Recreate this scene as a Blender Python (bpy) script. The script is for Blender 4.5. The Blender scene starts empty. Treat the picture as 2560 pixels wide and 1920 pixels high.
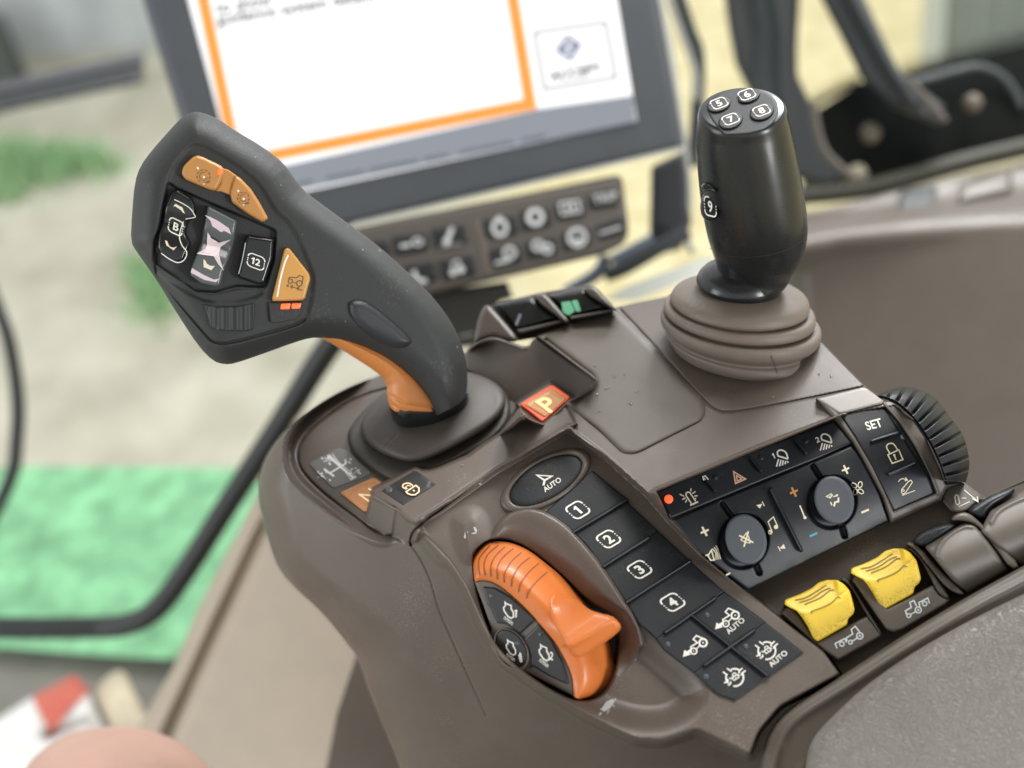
import bpy, bmesh, math, random
import numpy as np
random.seed(7)
rng = np.random.default_rng(7)
SC = bpy.context.scene
COL = SC.collection
# ---------------------------------------------------------------- measuring frame
# photo measured in its own 2560 x 1920 pixels; world in metres, z up, deck of the console at z = 0
FPX, CX, CY = 3000.0, 1280.0, 960.0
PITCH, ROLL = math.radians(38), math.radians(11)
CAMH = 0.30
F = np.array([0, math.cos(PITCH), -math.sin(PITCH)])
R0 = np.array([1.0, 0, 0]); U0 = np.array([0, math.sin(PITCH), math.cos(PITCH)])
R = math.cos(ROLL) * R0 - math.sin(ROLL) * U0
U = math.sin(ROLL) * R0 + math.cos(ROLL) * U0
CAM = np.array([0, 0, CAMH])
ZC = np.array([R[2], U[2], -F[2]])           # world up seen in camera axes (right, up, back)

def P3(x, y, t):
    x = np.asarray(x, float); y = np.asarray(y, float); t = np.asarray(t, float)
    a = (x - CX) / FPX; b = -(y - CY) / FPX
    d = F[None, :] + a.reshape(-1, 1) * R[None, :] + b.reshape(-1, 1) * U[None, :]
    return CAM[None, :] + t.reshape(-1, 1) * d

def c2w(v):
    return v[0] * R + v[1] * U - v[2] * F

def crop(x0, y0, wsrc, wret=2212.0):
    k = wsrc / wret
    return lambda *pts: [(x0 + k * p[0], y0 + k * p[1]) for p in pts]

class Pl:                                     # plane: camera-axes normal through a measured point
    def __init__(s, n, x0, y0, t0):
        n = np.array(n, float); s.n = n / np.linalg.norm(n)
        a, b = (x0 - CX) / FPX, -(y0 - CY) / FPX
        s.c = t0 * (s.n[0] * a + s.n[1] * b - s.n[2])
    def __call__(s, x, y):
        a = (np.asarray(x, float) - CX) / FPX; b = -(np.asarray(y, float) - CY) / FPX
        return s.c / (s.n[0] * a + s.n[1] * b - s.n[2])

def plz(h):                                   # horizontal plane at height h
    return Pl(ZC, CX, CY, (CAMH - h) / math.sin(PITCH))

def pl3(p1, p2, p3):                          # plane through three (x, y, depth)
    q = []
    for x, y, t in (p1, p2, p3):
        q.append(np.array([(x - CX) / FPX * t, -(y - CY) / FPX * t, -t]))
    n = np.cross(q[1] - q[0], q[2] - q[0])
    if n[2] < 0: n = -n
    return Pl(n, *p1)

def arr(pts): return np.array(pts, float)

def chaikin(pts, n=2, closed=True):
    p = arr(pts)
    for _ in range(n):
        if closed:
            q = np.roll(p, -1, 0)
            p = np.stack([.75 * p + .25 * q, .25 * p + .75 * q], 1).reshape(-1, 2)
        else:
            a, b = p[:-1], p[1:]
            m = np.stack([.75 * a + .25 * b, .25 * a + .75 * b], 1).reshape(-1, 2)
            p = np.vstack([p[:1], m, p[-1:]])
    return p

def cat(pts, n=8, closed=False):              # Catmull-Rom through the points
    p = arr(pts); out = []
    m = len(p)
    rngi = range(m) if closed else range(m - 1)
    for i in rngi:
        if closed: a, b, c, d = p[(i - 1) % m], p[i], p[(i + 1) % m], p[(i + 2) % m]
        else: a, b, c, d = p[max(i - 1, 0)], p[i], p[i + 1], p[min(i + 2, m - 1)]
        for k in range(n):
            u = k / n
            out.append(.5 * ((2 * b) + (-a + c) * u + (2 * a - 5 * b + 4 * c - d) * u * u + (-a + 3 * b - 3 * c + d) * u ** 3))
    if not closed: out.append(p[-1])
    return arr(out)

def resample(p, n):
    p = arr(p); s = np.r_[0, np.cumsum(np.hypot(*np.diff(p[:, :2], axis=0).T))]
    u = np.linspace(0, s[-1], n)
    return np.stack([np.interp(u, s, p[:, k]) for k in range(p.shape[1])], 1)

def roundc(pts, r, n=6):                      # closed polygon with rounded corners
    p = arr(pts); out = []; m = len(p)
    for i in range(m):
        a, b, c = p[i - 1], p[i], p[(i + 1) % m]
        la, lc = np.linalg.norm(a - b), np.linalg.norm(c - b)
        d = min(r if np.isscalar(r) else r[i], .48 * la, .48 * lc)
        s, e = b + (a - b) / la * d, b + (c - b) / lc * d
        for k in range(n + 1):
            u = k / n
            out.append((1 - u) ** 2 * s + 2 * u * (1 - u) * b + u * u * e)
    return arr(out)

def ell(cx, cy, a, b, ang=0, n=48):
    t = np.linspace(0, 2 * math.pi, n, endpoint=False); c, s = math.cos(ang), math.sin(ang)
    return np.stack([cx + a * np.cos(t) * c - b * np.sin(t) * s, cy + a * np.cos(t) * s + b * np.sin(t) * c], 1)

def segdist(poly, x, y, closed=True, near=False):
    p = arr(poly); q = np.roll(p, -1, 0)
    if not closed: p, q = p[:-1], q[:-1]
    best = np.full(x.shape, 1e18); par = np.zeros(x.shape, bool)
    if near: nx = np.zeros(x.shape); ny = np.zeros(x.shape)
    for (ax, ay), (bx, by) in zip(p, q):
        ex, ey = bx - ax, by - ay
        L = ex * ex + ey * ey
        if L < 1e-12: continue
        u = np.clip(((x - ax) * ex + (y - ay) * ey) / L, 0, 1)
        qx, qy = ax + u * ex, ay + u * ey
        d = (x - qx) ** 2 + (y - qy) ** 2
        m = d < best
        best = np.where(m, d, best)
        if near: nx = np.where(m, qx, nx); ny = np.where(m, qy, ny)
        if closed and ey != 0:
            c = ((ay > y) != (by > y)) & (x < ex * (y - ay) / ey + ax)
            par ^= c
    d = np.sqrt(best)
    if closed: d = np.where(par, -d, d)
    return (d, nx, ny) if near else d

def smooth01(u):
    u = np.clip(u, 0, 1); return u * u * (3 - 2 * u)

class Relief:                                 # a surface composed of planes, steps, grooves and swellings
    def __init__(s, base): s.base = base; s.ops = []
    def zone(s, poly, surf, win=4, wout=4, lin=False):
        s.ops.append(('z', arr(poly), surf, win, wout, lin)); return s
    def raise_(s, poly, h, win=6, wout=6):
        s.ops.append(('r', arr(poly), h, win, wout)); return s
    def groove(s, line, depth, hw, closed=False):
        s.ops.append(('g', arr(line), depth, hw, closed)); return s
    def dome(s, poly, h, w):                  # rounded swelling: full height w pixels inside the outline
        s.ops.append(('d', arr(poly), h, w)); return s
    def bend(s, fn): s.ops.append(('f', fn)); return s
    def __call__(s, x, y):
        x = np.asarray(x, float); y = np.asarray(y, float); sh = x.shape
        x = x.ravel(); y = y.ravel()
        t = np.array(s.base(x, y), float)
        for op in s.ops:
            if op[0] == 'f': t = op[1](x, y, t); continue
            poly = op[1]
            pad = {'z': lambda: op[4], 'r': lambda: op[4], 'g': lambda: op[3] * 3, 'd': lambda: 0}[op[0]]() + 2
            i = np.nonzero((x > poly[:, 0].min() - pad) & (x < poly[:, 0].max() + pad) & (y > poly[:, 1].min() - pad) & (y < poly[:, 1].max() + pad))[0]
            if not len(i): continue
            xi, yi = x[i], y[i]
            if op[0] == 'g':
                d = segdist(poly, xi, yi, closed=op[4]); d = np.abs(d)
                t[i] += op[2] * np.exp(-(d / op[3]) ** 2)
                continue
            d = segdist(poly, xi, yi)
            if op[0] == 'd':
                u = np.clip(-d / op[3], 0, 1); t[i] -= op[2] * np.sqrt(np.maximum(0, 1 - (1 - u) ** 2)); continue
            u = np.clip((op[4] - d) / (op[3] + op[4] + 1e-9), 0, 1) if op[0] == 'r' else np.clip((op[4] - d) / (op[3] + op[4] + 1e-9), 0, 1)
            w = u if (op[0] == 'z' and op[5]) else u * u * (3 - 2 * u)
            if op[0] == 'z': t[i] = t[i] * (1 - w) + op[2](xi, yi) * w
            else: t[i] -= op[2] * w
        return t.reshape(sh)

# ---------------------------------------------------------------- scene objects
def thing(name, label, cat_, loc=None, group=None):
    o = bpy.data.objects.new(name, None); COL.objects.link(o); o.empty_display_size = .01
    if loc is not None: o.location = loc
    o['label'] = label; o['category'] = cat_
    if group: o['group'] = group
    return o

def tag(o, label=None, cat_=None, group=None, kind=None):
    if label: o['label'] = label
    if cat_: o['category'] = cat_
    if group: o['group'] = group
    if kind: o['kind'] = kind
    return o

def origin(par):
    v = np.zeros(3); p = par
    while p is not None:
        v = v + np.array(p.location); p = p.parent
    return v

def mk(name, verts, faces, mat, parent=None, smooth=True, sharp=None, loc=None):
    verts = np.asarray(verts, float)
    if loc is None: loc = verts.mean(0) if len(verts) else np.zeros(3)
    loc = np.asarray(loc, float)
    me = bpy.data.meshes.new(name)
    fl = [len(q) for q in faces] if not isinstance(faces, np.ndarray) else None
    v = verts - loc
    if fl is None:
        n, k = faces.shape
        me.vertices.add(len(v)); me.vertices.foreach_set('co', v.ravel())
        me.loops.add(n * k); me.loops.foreach_set('vertex_index', faces.ravel().astype(np.int32))
        me.polygons.add(n); me.polygons.foreach_set('loop_start', np.arange(n, dtype=np.int32) * k)
        me.update(calc_edges=True)
    else:
        me.from_pydata([tuple(q) for q in v], [], [tuple(int(a) for a in q) for q in faces])
    me.validate()
    me.polygons.foreach_set('use_smooth', [bool(smooth)] * len(me.polygons))
    if sharp: me.set_sharp_from_angle(angle=math.radians(sharp))
    me.materials.append(mat)
    o = bpy.data.objects.new(name, me); COL.objects.link(o)
    if parent is not None: o.parent = parent
    o.location = loc - origin(parent) if parent is not None else loc
    me.update()
    return o

def relief_mesh(poly, front, step, thick=.003, bevel=0., bevel_px=0., back=None, lift=0.):
    poly = arr(poly)
    x0, y0 = poly.min(0) - step; x1, y1 = poly.max(0) + step
    nx = int((x1 - x0) / step) + 2; ny = int((y1 - y0) / step) + 2
    gx, gy = np.meshgrid(x0 + step * np.arange(nx), y0 + step * np.arange(ny))
    cx = (gx[:-1, :-1] + gx[1:, 1:]) / 2; cy = (gy[:-1, :-1] + gy[1:, 1:]) / 2
    cd = segdist(poly, cx.ravel(), cy.ravel()).reshape(cx.shape)
    keep = cd < .35 * step
    X, Y = gx.ravel().copy(), gy.ravel().copy()
    idx = np.arange(nx * ny).reshape(ny, nx)
    q = np.stack([idx[:-1, :-1], idx[1:, :-1], idx[1:, 1:], idx[:-1, 1:]], -1)[keep]
    used = np.unique(q); d, px, py = segdist(poly, X[used], Y[used], near=True)
    cnt = np.bincount(q.ravel(), minlength=nx * ny)[used]
    m = (d > -.25 * step) | (cnt < 4)
    X[used[m]] = px[m]; Y[used[m]] = py[m]
    d = np.where(m, 0, d)
    remap = np.full(nx * ny, -1); remap[used] = np.arange(len(used)); q = remap[q]
    x, y = X[used], Y[used]
    t = front(x, y) - lift
    if bevel:
        u = np.clip(-d / bevel_px, 0, 1)
        t = t + bevel * (1 - np.sqrt(np.maximum(0, 1 - (1 - u) ** 2)))
    tb = back(x, y) if back is not None else t + thick
    tb = np.maximum(tb, t + 1e-5)
    n = len(x)
    V = np.vstack([P3(x, y, t), P3(x, y, tb)])
    e = np.concatenate([q[:, [0, 1]], q[:, [1, 2]], q[:, [2, 3]], q[:, [3, 0]]])
    key = np.sort(e, 1); k1 = key[:, 0].astype(np.int64) * n + key[:, 1]
    u_, inv, c_ = np.unique(k1, return_inverse=True, return_counts=True)
    be = e[c_[inv] == 1]
    be = be[be[:, 0] != be[:, 1]]
    walls = np.stack([be[:, 1], be[:, 0], be[:, 0] + n, be[:, 1] + n], 1)
    faces = np.vstack([q, q[:, ::-1] + n, walls])
    return V, faces

def relief(name, poly, front, step, mat, parent=None, sharp=50, **k):
    V, f_ = relief_mesh(poly, front, step, **k)
    return mk(name, V, f_, mat, parent, sharp=sharp)

# ---- flat marks printed on a surface
class Ink:
    def __init__(s): s.v = []; s.f = []; s.l = 0
    def tri(s, pts, tris):
        n = len(s.v); s.l += 1
        s.v += [(p[0], p[1], s.l) for p in pts]; s.f += [tuple(i + n for i in t) for t in tris]
    def poly(s, pts):
        from mathutils.geometry import tessellate_polygon
        from mathutils import Vector
        pts = [tuple(p) for p in pts]
        s.tri(pts, tessellate_polygon([[Vector((p[0], p[1], 0)) for p in pts]]))
    def stroke(s, pts, w, closed=False, sub=0):
        p = arr(pts)
        if closed: p = np.vstack([p, p[:1]])
        if sub:
            L = np.hypot(*np.diff(p, axis=0).T).sum(); 
            q = [p[0]]
            for a, b in zip(p[:-1], p[1:]):
                m = max(1, int(np.hypot(*(b - a)) / sub))
                for k in range(1, m + 1): q.append(a + (b - a) * k / m)
            p = arr(q)
        n = len(p); L_, R_ = [], []
        for i in range(n):
            if closed: a, c = p[(i - 1) % (n - 1)], p[(i + 1) % (n - 1)] if i < n - 1 else p[1]
            else: a, c = p[max(i - 1, 0)], p[min(i + 1, n - 1)]
            d1 = p[i] - a; d2 = c - p[i]
            if np.hypot(*d1) < 1e-9: d1 = d2
            if np.hypot(*d2) < 1e-9: d2 = d1
            d1 = d1 / (np.hypot(*d1) + 1e-12); d2 = d2 / (np.hypot(*d2) + 1e-12)
            n1 = np.array([-d1[1], d1[0]]); n2 = np.array([-d2[1], d2[0]])
            m = n1 + n2; l = np.hypot(*m)
            m = n1 if l < 1e-6 else m / l
            k = w / 2 / max(.45, float(m @ n1))
            L_.append(p[i] + m * k); R_.append(p[i] - m * k)
        pts = L_ + R_
        s.tri(pts, [t for i in range(n - 1) for t in ((i, i + 1, n + i + 1), (i, n + i + 1, n + i))])
    def one(s, x, y, h, w=.2):                 # figure 1 with its flag
        s.poly([(x + a * h, y + b * h) for a, b in ((-.24, .26), (.0, .5), (.5 * w + .06, .5), (.5 * w + .06, -.5), (-.5 * w + .06, -.5), (-.5 * w + .06, .24), (-.16, .12))])
    def text(s, body, x, y, h, bold=.0, align='CENTER', sx=1.):
        if body == '1': return s.one(x - .02 * h, y, h, .24)
        if body == '12': s.one(x - .36 * h, y, h, .19); body = '2'; x += .22 * h
        v, f_ = glyphs(body, bold, align)
        s.tri([(x + p[0] * h * sx, y + p[1] * h) for p in v], f_)

_gl = {}
def glyphs(body, bold, align):
    k = (body, bold, align)
    if k not in _gl:
        cu = bpy.data.curves.new('t', 'FONT'); cu.body = body; cu.size = 1.37; cu.align_x = align; cu.align_y = 'CENTER'; cu.offset = bold; cu.fill_mode = 'FRONT'; cu.resolution_u = 5
        o = bpy.data.objects.new('t', cu); COL.objects.link(o)
        me = bpy.data.meshes.new_from_object(o.evaluated_get(bpy.context.evaluated_depsgraph_get()))
        v = [(p.co.x, p.co.y) for p in me.vertices]; f_ = [tuple(q.vertices) for q in me.polygons]
        bpy.data.objects.remove(o); bpy.data.curves.remove(cu); bpy.data.meshes.remove(me)
        if v:
            ys = [p[1] for p in v]; c = (max(ys) + min(ys)) / 2
            v = [(p[0], p[1] - c) for p in v]
        _gl[k] = (v, f_)
    return _gl[k]

def stamp(name, ink, frame, surf, mat, parent, lift=.00016):
    """lay an Ink drawn in unit coordinates (y up) on a surface: frame = (centre px, x vector px, y vector px)"""
    (ox, oy), (ux, uy), (vx, vy) = frame
    v = arr(ink.v)
    x = ox + v[:, 0] * ux + v[:, 1] * vx; y = oy + v[:, 0] * uy + v[:, 1] * vy
    t = surf(x, y) - lift - v[:, 2] * 4e-6
    return mk(name, P3(x, y, t), ink.f, mat, parent, smooth=False)

def tube3(pts, rad, n=12, cap=True):
    p = arr(pts); m = len(p); rad = np.full(m, rad) if np.isscalar(rad) else arr(rad)
    V = []; prev = None
    for i in range(m):
        d = p[min(i + 1, m - 1)] - p[max(i - 1, 0)]; d /= np.linalg.norm(d)
        if prev is None:
            a = np.cross(d, [0, 0, 1.]); a = a if np.linalg.norm(a) > .1 else np.cross(d, [0, 1., 0])
        else: a = prev - d * (prev @ d)
        a /= np.linalg.norm(a); prev = a; b = np.cross(d, a)
        for k in range(n):
            th = 2 * math.pi * k / n; V.append(p[i] + rad[i] * (a * math.cos(th) + b * math.sin(th)))
    Fc = [(i * n + k, i * n + (k + 1) % n, (i + 1) * n + (k + 1) % n, (i + 1) * n + k) for i in range(m - 1) for k in range(n)]
    if cap: Fc += [tuple(range(n))[::-1], tuple((m - 1) * n + k for k in range(n))]
    return arr(V), Fc

def ringloft(rings, n=64, cap0=True, cap1=True):
    """rings: list of (centre3, e1, e2) radius vectors"""
    V = []
    for c, e1, e2 in rings:
        for k in range(n):
            th = 2 * math.pi * k / n; V.append(c + e1 * math.cos(th) + e2 * math.sin(th))
    m = len(rings)
    Fc = [(i * n + k, i * n + (k + 1) % n, (i + 1) * n + (k + 1) % n, (i + 1) * n + k) for i in range(m - 1) for k in range(n)]
    if cap0: Fc.append(tuple(range(n))[::-1])
    if cap1: Fc.append(tuple((m - 1) * n + k for k in range(n)))
    return arr(V), Fc

def band(inner, outer, n, m, tin, tout, prof, extra=None):
    """strip between two measured curves; prof(u) 0..1 eases the depth from tin to tout"""
    a = resample(inner, n); b = resample(outer, n); V = []
    us = np.linspace(0, 1, m)
    X = a[:, None, 0] * (1 - us) + b[:, None, 0] * us; Y = a[:, None, 1] * (1 - us) + b[:, None, 1] * us
    ti = tin(a[:, 0], a[:, 1])[:, None]; to = tout(b[:, 0], b[:, 1])[:, None]
    T = ti + (to - ti) * prof(us)[None, :]
    if extra is not None: T = T + extra(np.linspace(0, 1, n)[:, None], us[None, :])
    return X, Y, T

def gridmesh(X, Y, T, thick=.004):
    n, m = X.shape; k = n * m
    V = np.vstack([P3(X.ravel(), Y.ravel(), T.ravel()), P3(X.ravel(), Y.ravel(), T.ravel() + thick)])
    i = np.arange(k).reshape(n, m)
    q = np.stack([i[:-1, :-1], i[1:, :-1], i[1:, 1:], i[:-1, 1:]], -1).reshape(-1, 4)
    br = np.concatenate([i[0, :], i[1:, -1], i[-1, :-1][::-1], i[1:-1, 0][::-1]])
    w = np.stack([br, np.roll(br, -1), np.roll(br, -1) + k, br + k], 1)
    f_ = np.vstack([q, q[:, ::-1] + k, w])
    return V, f_

def fixn(o):
    bm = bmesh.new(); bm.from_mesh(o.data); bmesh.ops.recalc_face_normals(bm, faces=bm.faces); bm.to_mesh(o.data); bm.free(); return o
# ---------------------------------------------------------------- materials
def lin(r, g, b):
    c = lambda v: v / 12.92 if v <= .04045 else ((v + .055) / 1.055) ** 2.4
    return (c(r / 255), c(g / 255), c(b / 255), 1)

def mat(name, col, rough=.5, bump=0., bscale=2500., spec=.5, var=0., vscale=40., dirt=None, dscale=600., damt=.5, emit=None, es=1., metal=0., coat=0., scratch=0., ropen=0.):
    m = bpy.data.materials.new(name); m.use_nodes = True; nt = m.node_tree; N = nt.nodes; Lk = nt.links
    b = N['Principled BSDF']; b.inputs['Base Color'].default_value = col; b.inputs['Roughness'].default_value = rough
    b.inputs['Specular IOR Level'].default_value = spec; b.inputs['Metallic'].default_value = metal
    b.inputs['Coat Weight'].default_value = coat
    g = N.new('ShaderNodeNewGeometry')
    def noise(scale, detail=3, rgh=.6):
        n = N.new('ShaderNodeTexNoise'); n.inputs['Scale'].default_value = scale; n.inputs['Detail'].default_value = detail; n.inputs['Roughness'].default_value = rgh
        Lk.new(g.outputs['Position'], n.inputs['Vector']); return n
    last = None
    if var:
        n = noise(vscale, 5); r = N.new('ShaderNodeMapRange'); r.inputs[1].default_value = .3; r.inputs[2].default_value = .7
        r.inputs[3].default_value = 1 - var; r.inputs[4].default_value = 1 + var
        Lk.new(n.outputs['Fac'], r.inputs[0])
        mx = N.new('ShaderNodeVectorMath'); mx.operation = 'SCALE'; mx.inputs[0].default_value = col[:3]; Lk.new(r.outputs[0], mx.inputs['Scale'])
        last = mx.outputs[0]
    if dirt:                                   # pale grains of dust, thicker in patches
        n1 = noise(dscale, 2, .5); n2 = noise(28, 3)
        mu = N.new('ShaderNodeMath'); mu.operation = 'MULTIPLY'; Lk.new(n1.outputs['Fac'], mu.inputs[0]); Lk.new(n2.outputs['Fac'], mu.inputs[1])
        r = N.new('ShaderNodeMapRange'); r.inputs[1].default_value = .37 - .07 * damt; r.inputs[2].default_value = .46 - .05 * damt; r.inputs[4].default_value = damt
        Lk.new(mu.outputs[0], r.inputs[0])
        mi = N.new('ShaderNodeMix'); mi.data_type = 'RGBA'; mi.inputs['B'].default_value = dirt
        if last: Lk.new(last, mi.inputs['A'])
        else: mi.inputs['A'].default_value = col
        Lk.new(r.outputs[0], mi.inputs['Factor']); last = mi.outputs['Result']
    if last: Lk.new(last, b.inputs['Base Color'])
    if ropen:
        n = noise(55, 5, .65); r = N.new('ShaderNodeMapRange'); r.inputs[1].default_value = .3; r.inputs[2].default_value = .7
        r.inputs[3].default_value = rough - ropen; r.inputs[4].default_value = rough + ropen; Lk.new(n.outputs['Fac'], r.inputs[0]); Lk.new(r.outputs[0], b.inputs['Roughness'])
    if bump:
        n = noise(bscale, 2, .5); bp = N.new('ShaderNodeBump'); bp.inputs['Strength'].default_value = bump; bp.inputs['Distance'].default_value = .0004
        Lk.new(n.outputs['Fac'], bp.inputs['Height']); Lk.new(bp.outputs['Normal'], b.inputs['Normal'])
    if emit:
        b.inputs['Emission Color'].default_value = emit; b.inputs['Emission Strength'].default_value = es
    return m

BROWN = mat('brown_plastic', (.098, .0765, .063, 1), .39, bump=.2, bscale=2300, var=.08, dirt=(.30, .26, .21, 1), dscale=1500, damt=.30, ropen=.08)
BROWN_D = mat('dark_brown_plastic', (.050, .042, .034, 1), .5, bump=.2, bscale=2300, var=.06, dirt=(.25, .21, .16, 1), dscale=1500, damt=.25)
BROWN_GLARE = mat('glare_pale_brown_plastic', (.29, .262, .245, 1), .34, bump=.12, bscale=2300, var=.05, ropen=.05)  # for the front cap: reflected light painted in as a paler brown
GREYB = mat('grey_brown_plastic', (.108, .091, .076, 1), .42, bump=.14, bscale=2300, var=.04)
BOOT = mat('taupe_rubber', (.145, .115, .094, 1), .55, bump=.12, bscale=1800, var=.08, vscale=60, dirt=(.36, .30, .23, 1), dscale=900, damt=.3)
RUB = mat('black_key_rubber', (.0075, .010, .0145, 1), .50, spec=.4, bump=.15, bscale=2600, var=.1, dirt=(.105, .085, .055, 1), dscale=1900, damt=.5, ropen=.06)
RUB2 = mat('black_switch_plastic', (.0085, .011, .0155, 1), .42, spec=.45, bump=.12, bscale=2600, var=.1, dirt=(.12, .12, .12, 1), dscale=1700, damt=.22, ropen=.06)
KNOB = mat('blue_grey_knob_plastic', (.062, .070, .085, 1), .55, bump=.15, bscale=2600, var=.05, dirt=(.10, .10, .10, 1), dscale=900, damt=.2)
GRIP = mat('soft_charcoal_rubber', (.020, .022, .022, 1), .6, bump=.28, bscale=2000, var=.06, dirt=(.14, .14, .13, 1), dscale=700, damt=.18)
BLK = mat('satin_black_plastic', (.009, .010, .011, 1), .27, bump=.06, bscale=2000, var=.1, ropen=.05)
BLKG = mat('gloss_black_plastic', (.010, .011, .012, 1), .18, var=.1)
GREYG = mat('translucent_grey_key', (.085, .095, .098, 1), .22, var=.1)
PINKG = mat('painted_lilac_reflection', (.62, .50, .54, 1), .2)
ORANGE = mat('orange_plastic', (.60, .165, .036, 1), .36, bump=.05, bscale=1500, var=.05, vscale=60, ropen=.05)
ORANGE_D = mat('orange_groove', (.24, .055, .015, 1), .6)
AMBER = mat('amber_key_plastic', (.46, .215, .06, 1), .38, bump=.04, bscale=1500, var=.05)
NKEY = mat('orange_indicator_plastic', (.62, .28, .11, 1), .4, var=.08, dirt=(.25, .15, .08, 1), dscale=900, damt=.4)
YEL = mat('yellow_plastic', (.72, .52, .045, 1), .45, bump=.06, bscale=1500, var=.04, vscale=60)
YEL_D = mat('dark_yellow_groove', (.20, .14, .02, 1), .7)  # darker lines drawn for the grip grooves
WHITE = mat('white_print', (.78, .75, .69, 1), .6)
CREAM = mat('cream_print', (.72, .64, .47, 1), .6)
PEACH = mat('peach_print', (.72, .42, .28, 1), .6)
BLUE = mat('blue_print', (.06, .35, .48, 1), .6)
DARKP = mat('dark_print', (.15, .08, .035, 1), .6)
LED = mat('lit_red_lamp', (.8, .08, .02, 1), .3, emit=(1, .10, .03, 1), es=1.3)
LEDO = mat('lit_orange_lamp', (.8, .12, .03, 1), .3, emit=(1, .10, .03, 1), es=1.35)
LEDF = mat('unlit_grey_lamp', (.055, .065, .08, 1), .35)
LEATH = None
# ---------------------------------------------------------------- measured crops of the photograph
c3a = crop(1100, 680, 500); c3b = crop(1240, 1080, 500); c4 = crop(1560, 1380, 500); c5 = crop(1150, 1320, 500)
c6 = crop(1640, 1050, 500); c7 = crop(2000, 950, 500); c8 = crop(1900, 1280, 660); cJ = crop(1700, 180, 400)
cB = crop(1600, 650, 540); cL = crop(740, 1080, 500); cQ = crop(640, 880, 660); cK = crop(900, 420, 740)
cR = crop(1640, 0, 920); cM = crop(0, 1440, 900); h1 = crop(300, 260, 500); h2 = crop(300, 600, 500)
g1 = crop(300, 250, 1000, 1952); g5 = crop(1400, 150, 1160, 2026); g8 = crop(1000, 1350, 1560); g6 = crop(300, 0, 1500)
D1 = crop(0, 0, 2560)

DECK = plz(0.0); POD = plz(-.014); RIDGE = plz(-.0015)
STRIP = Pl((-.04, .56, .83), 1420, 1075, float(DECK(1420, 1075)) + .0008)
WALL = Pl((-.46, -.22, .86), 962, 1354, float(POD(962, 1354)) + .0005)
_kp0 = Pl((.05, .40, .915), 1880, 1140, float(DECK(1880, 1140)) + .0016)
_ke = (1640, 1236, 2110, 1040)                 # top edge of the switch panel
def kdist(x, y):
    ax, ay, bx, by = _ke; l = math.hypot(bx - ax, by - ay)
    return (-(by - ay) * (x - ax) + (bx - ax) * (y - ay)) / l
def KP(x, y):                                  # convex, rolls over from the deck
    u = kdist(np.asarray(x, float), np.asarray(y, float)) / 110.0
    return _kp0(x, y) + .0024 * (u - .9) ** 2 - .0020
WELL = Pl((-.10, .50, .86), 2000, 1400, float(KP(2000, 1400)) + .010)

BODY = Relief(WALL)
sil = chaikin([(962,934),(871,967),(790,1013),(713,1076),(668,1135),(647,1193),(645,1248),(659,1306),(677,1370),(697,1424),(736,1469),(803,1528),(858,1595),(900,1650),(926,1736),(995,1898),(1040,2050),(1085,2250)], 2, False)
def leftroll(x, y, t):                         # the pod curves away round its left side
    i = np.nonzero(x < 1140)[0]
    d = segdist(sil, x[i], y[i], closed=False)
    w = 78 + np.clip((y[i] - 1450) / 3, 0, 60)
    u = np.clip(d / w, 0, 1)
    t = t.copy(); t[i] += .014 * (1 - np.sqrt(1 - (1 - u) ** 2)) + .004 * (1 - u) ** 2
    return t
BODY.bend(leftroll)
def bellyroll(x, y, t):
    s = ((x - 900) * .75 + (y - 1400) * .66)
    return t + .00000022 * np.clip(s - 150, 0, None) ** 2 * .28
BODY.bend(bellyroll)
rim = cQ((960,220),(640,370),(420,530),(310,680),(268,830),(290,985),(380,1110),(560,1258),(760,1418),(900,1528),(1000,1578),(1080,1590),(1140,1562),(1172,1500))
pod = chaikin(rim, 2, False).tolist() + [(1100,1262),(1225,1112),(1300,1012),(1182,925),(1182,840),(900,840),(900,930)]
BODY.zone(pod, POD, 2, 17)
groove1 = chaikin(cQ((1110,300),(860,368),(640,500),(440,660),(352,790),(345,880),(370,980),(480,1108),(620,1228),(860,1400),(960,1480),(1060,1522),(1135,1530)), 2, False)
BODY.groove(groove1, .0018, 2.5)
# raised block of the lock key and its front wall
blk_wall = pl3((932,1236,float(RIDGE(932,1236))), (995,1276,float(RIDGE(995,1276))), (960,1330,float(POD(960,1330)) - .001))
BODY.zone([(932,1236),(995,1274),(1010,1300),(986,1334),(958,1336),(912,1303)], blk_wall, 1, 4)
# wall between pod and the higher deck
farwall = pl3((1471,947,float(DECK(1471,947))), (1236,852,float(plz(-.001)(1236,852))), (1292,1010,float(POD(1292,1010))))
BODY.zone([(1165,840),(1199,825),(1236,825),(1272,835),(1317,840),(1344,842),(1475,940),(1489,951),(1480,975),(1410,1008),(1300,1012),(1292,1010),(1165,920)], farwall, 1, 3)
PLAT = plz(-.0030)
BODY.zone([(1292,1010),(1375,954),(1434,992),(1360,1062),(1322,1046)], PLAT, 1, 3)
BODY.zone([(994,1272),(1042,1300),(1064,1292),(1040,1350),(1008,1352),(984,1338)], pl3((1000,1276,float(RIDGE(1000,1276))), (1042,1306,float(RIDGE(1042,1306))), (1008,1350,float(WALL(1008,1350)) + .0004)), 2, 9)
ridge = [(932,1229),(936,1222)] + cL((1240,430),(1330,392),(1400,425),(1480,425),(1600,390),(1900,260),(2060,140)) + [(1275,1071),(1300,1051),(1320,1046),(1334,1054),(1358,1060),(1424,1000),(1440,1020),(1440,1060),(1425,1064),(1398,1078),(1240,1172),(1102,1272),(1062,1296),(1040,1306),(1022,1300),(1000,1276),(936,1242)]
BODY.zone(ridge, RIDGE, 4, 7)
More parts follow.
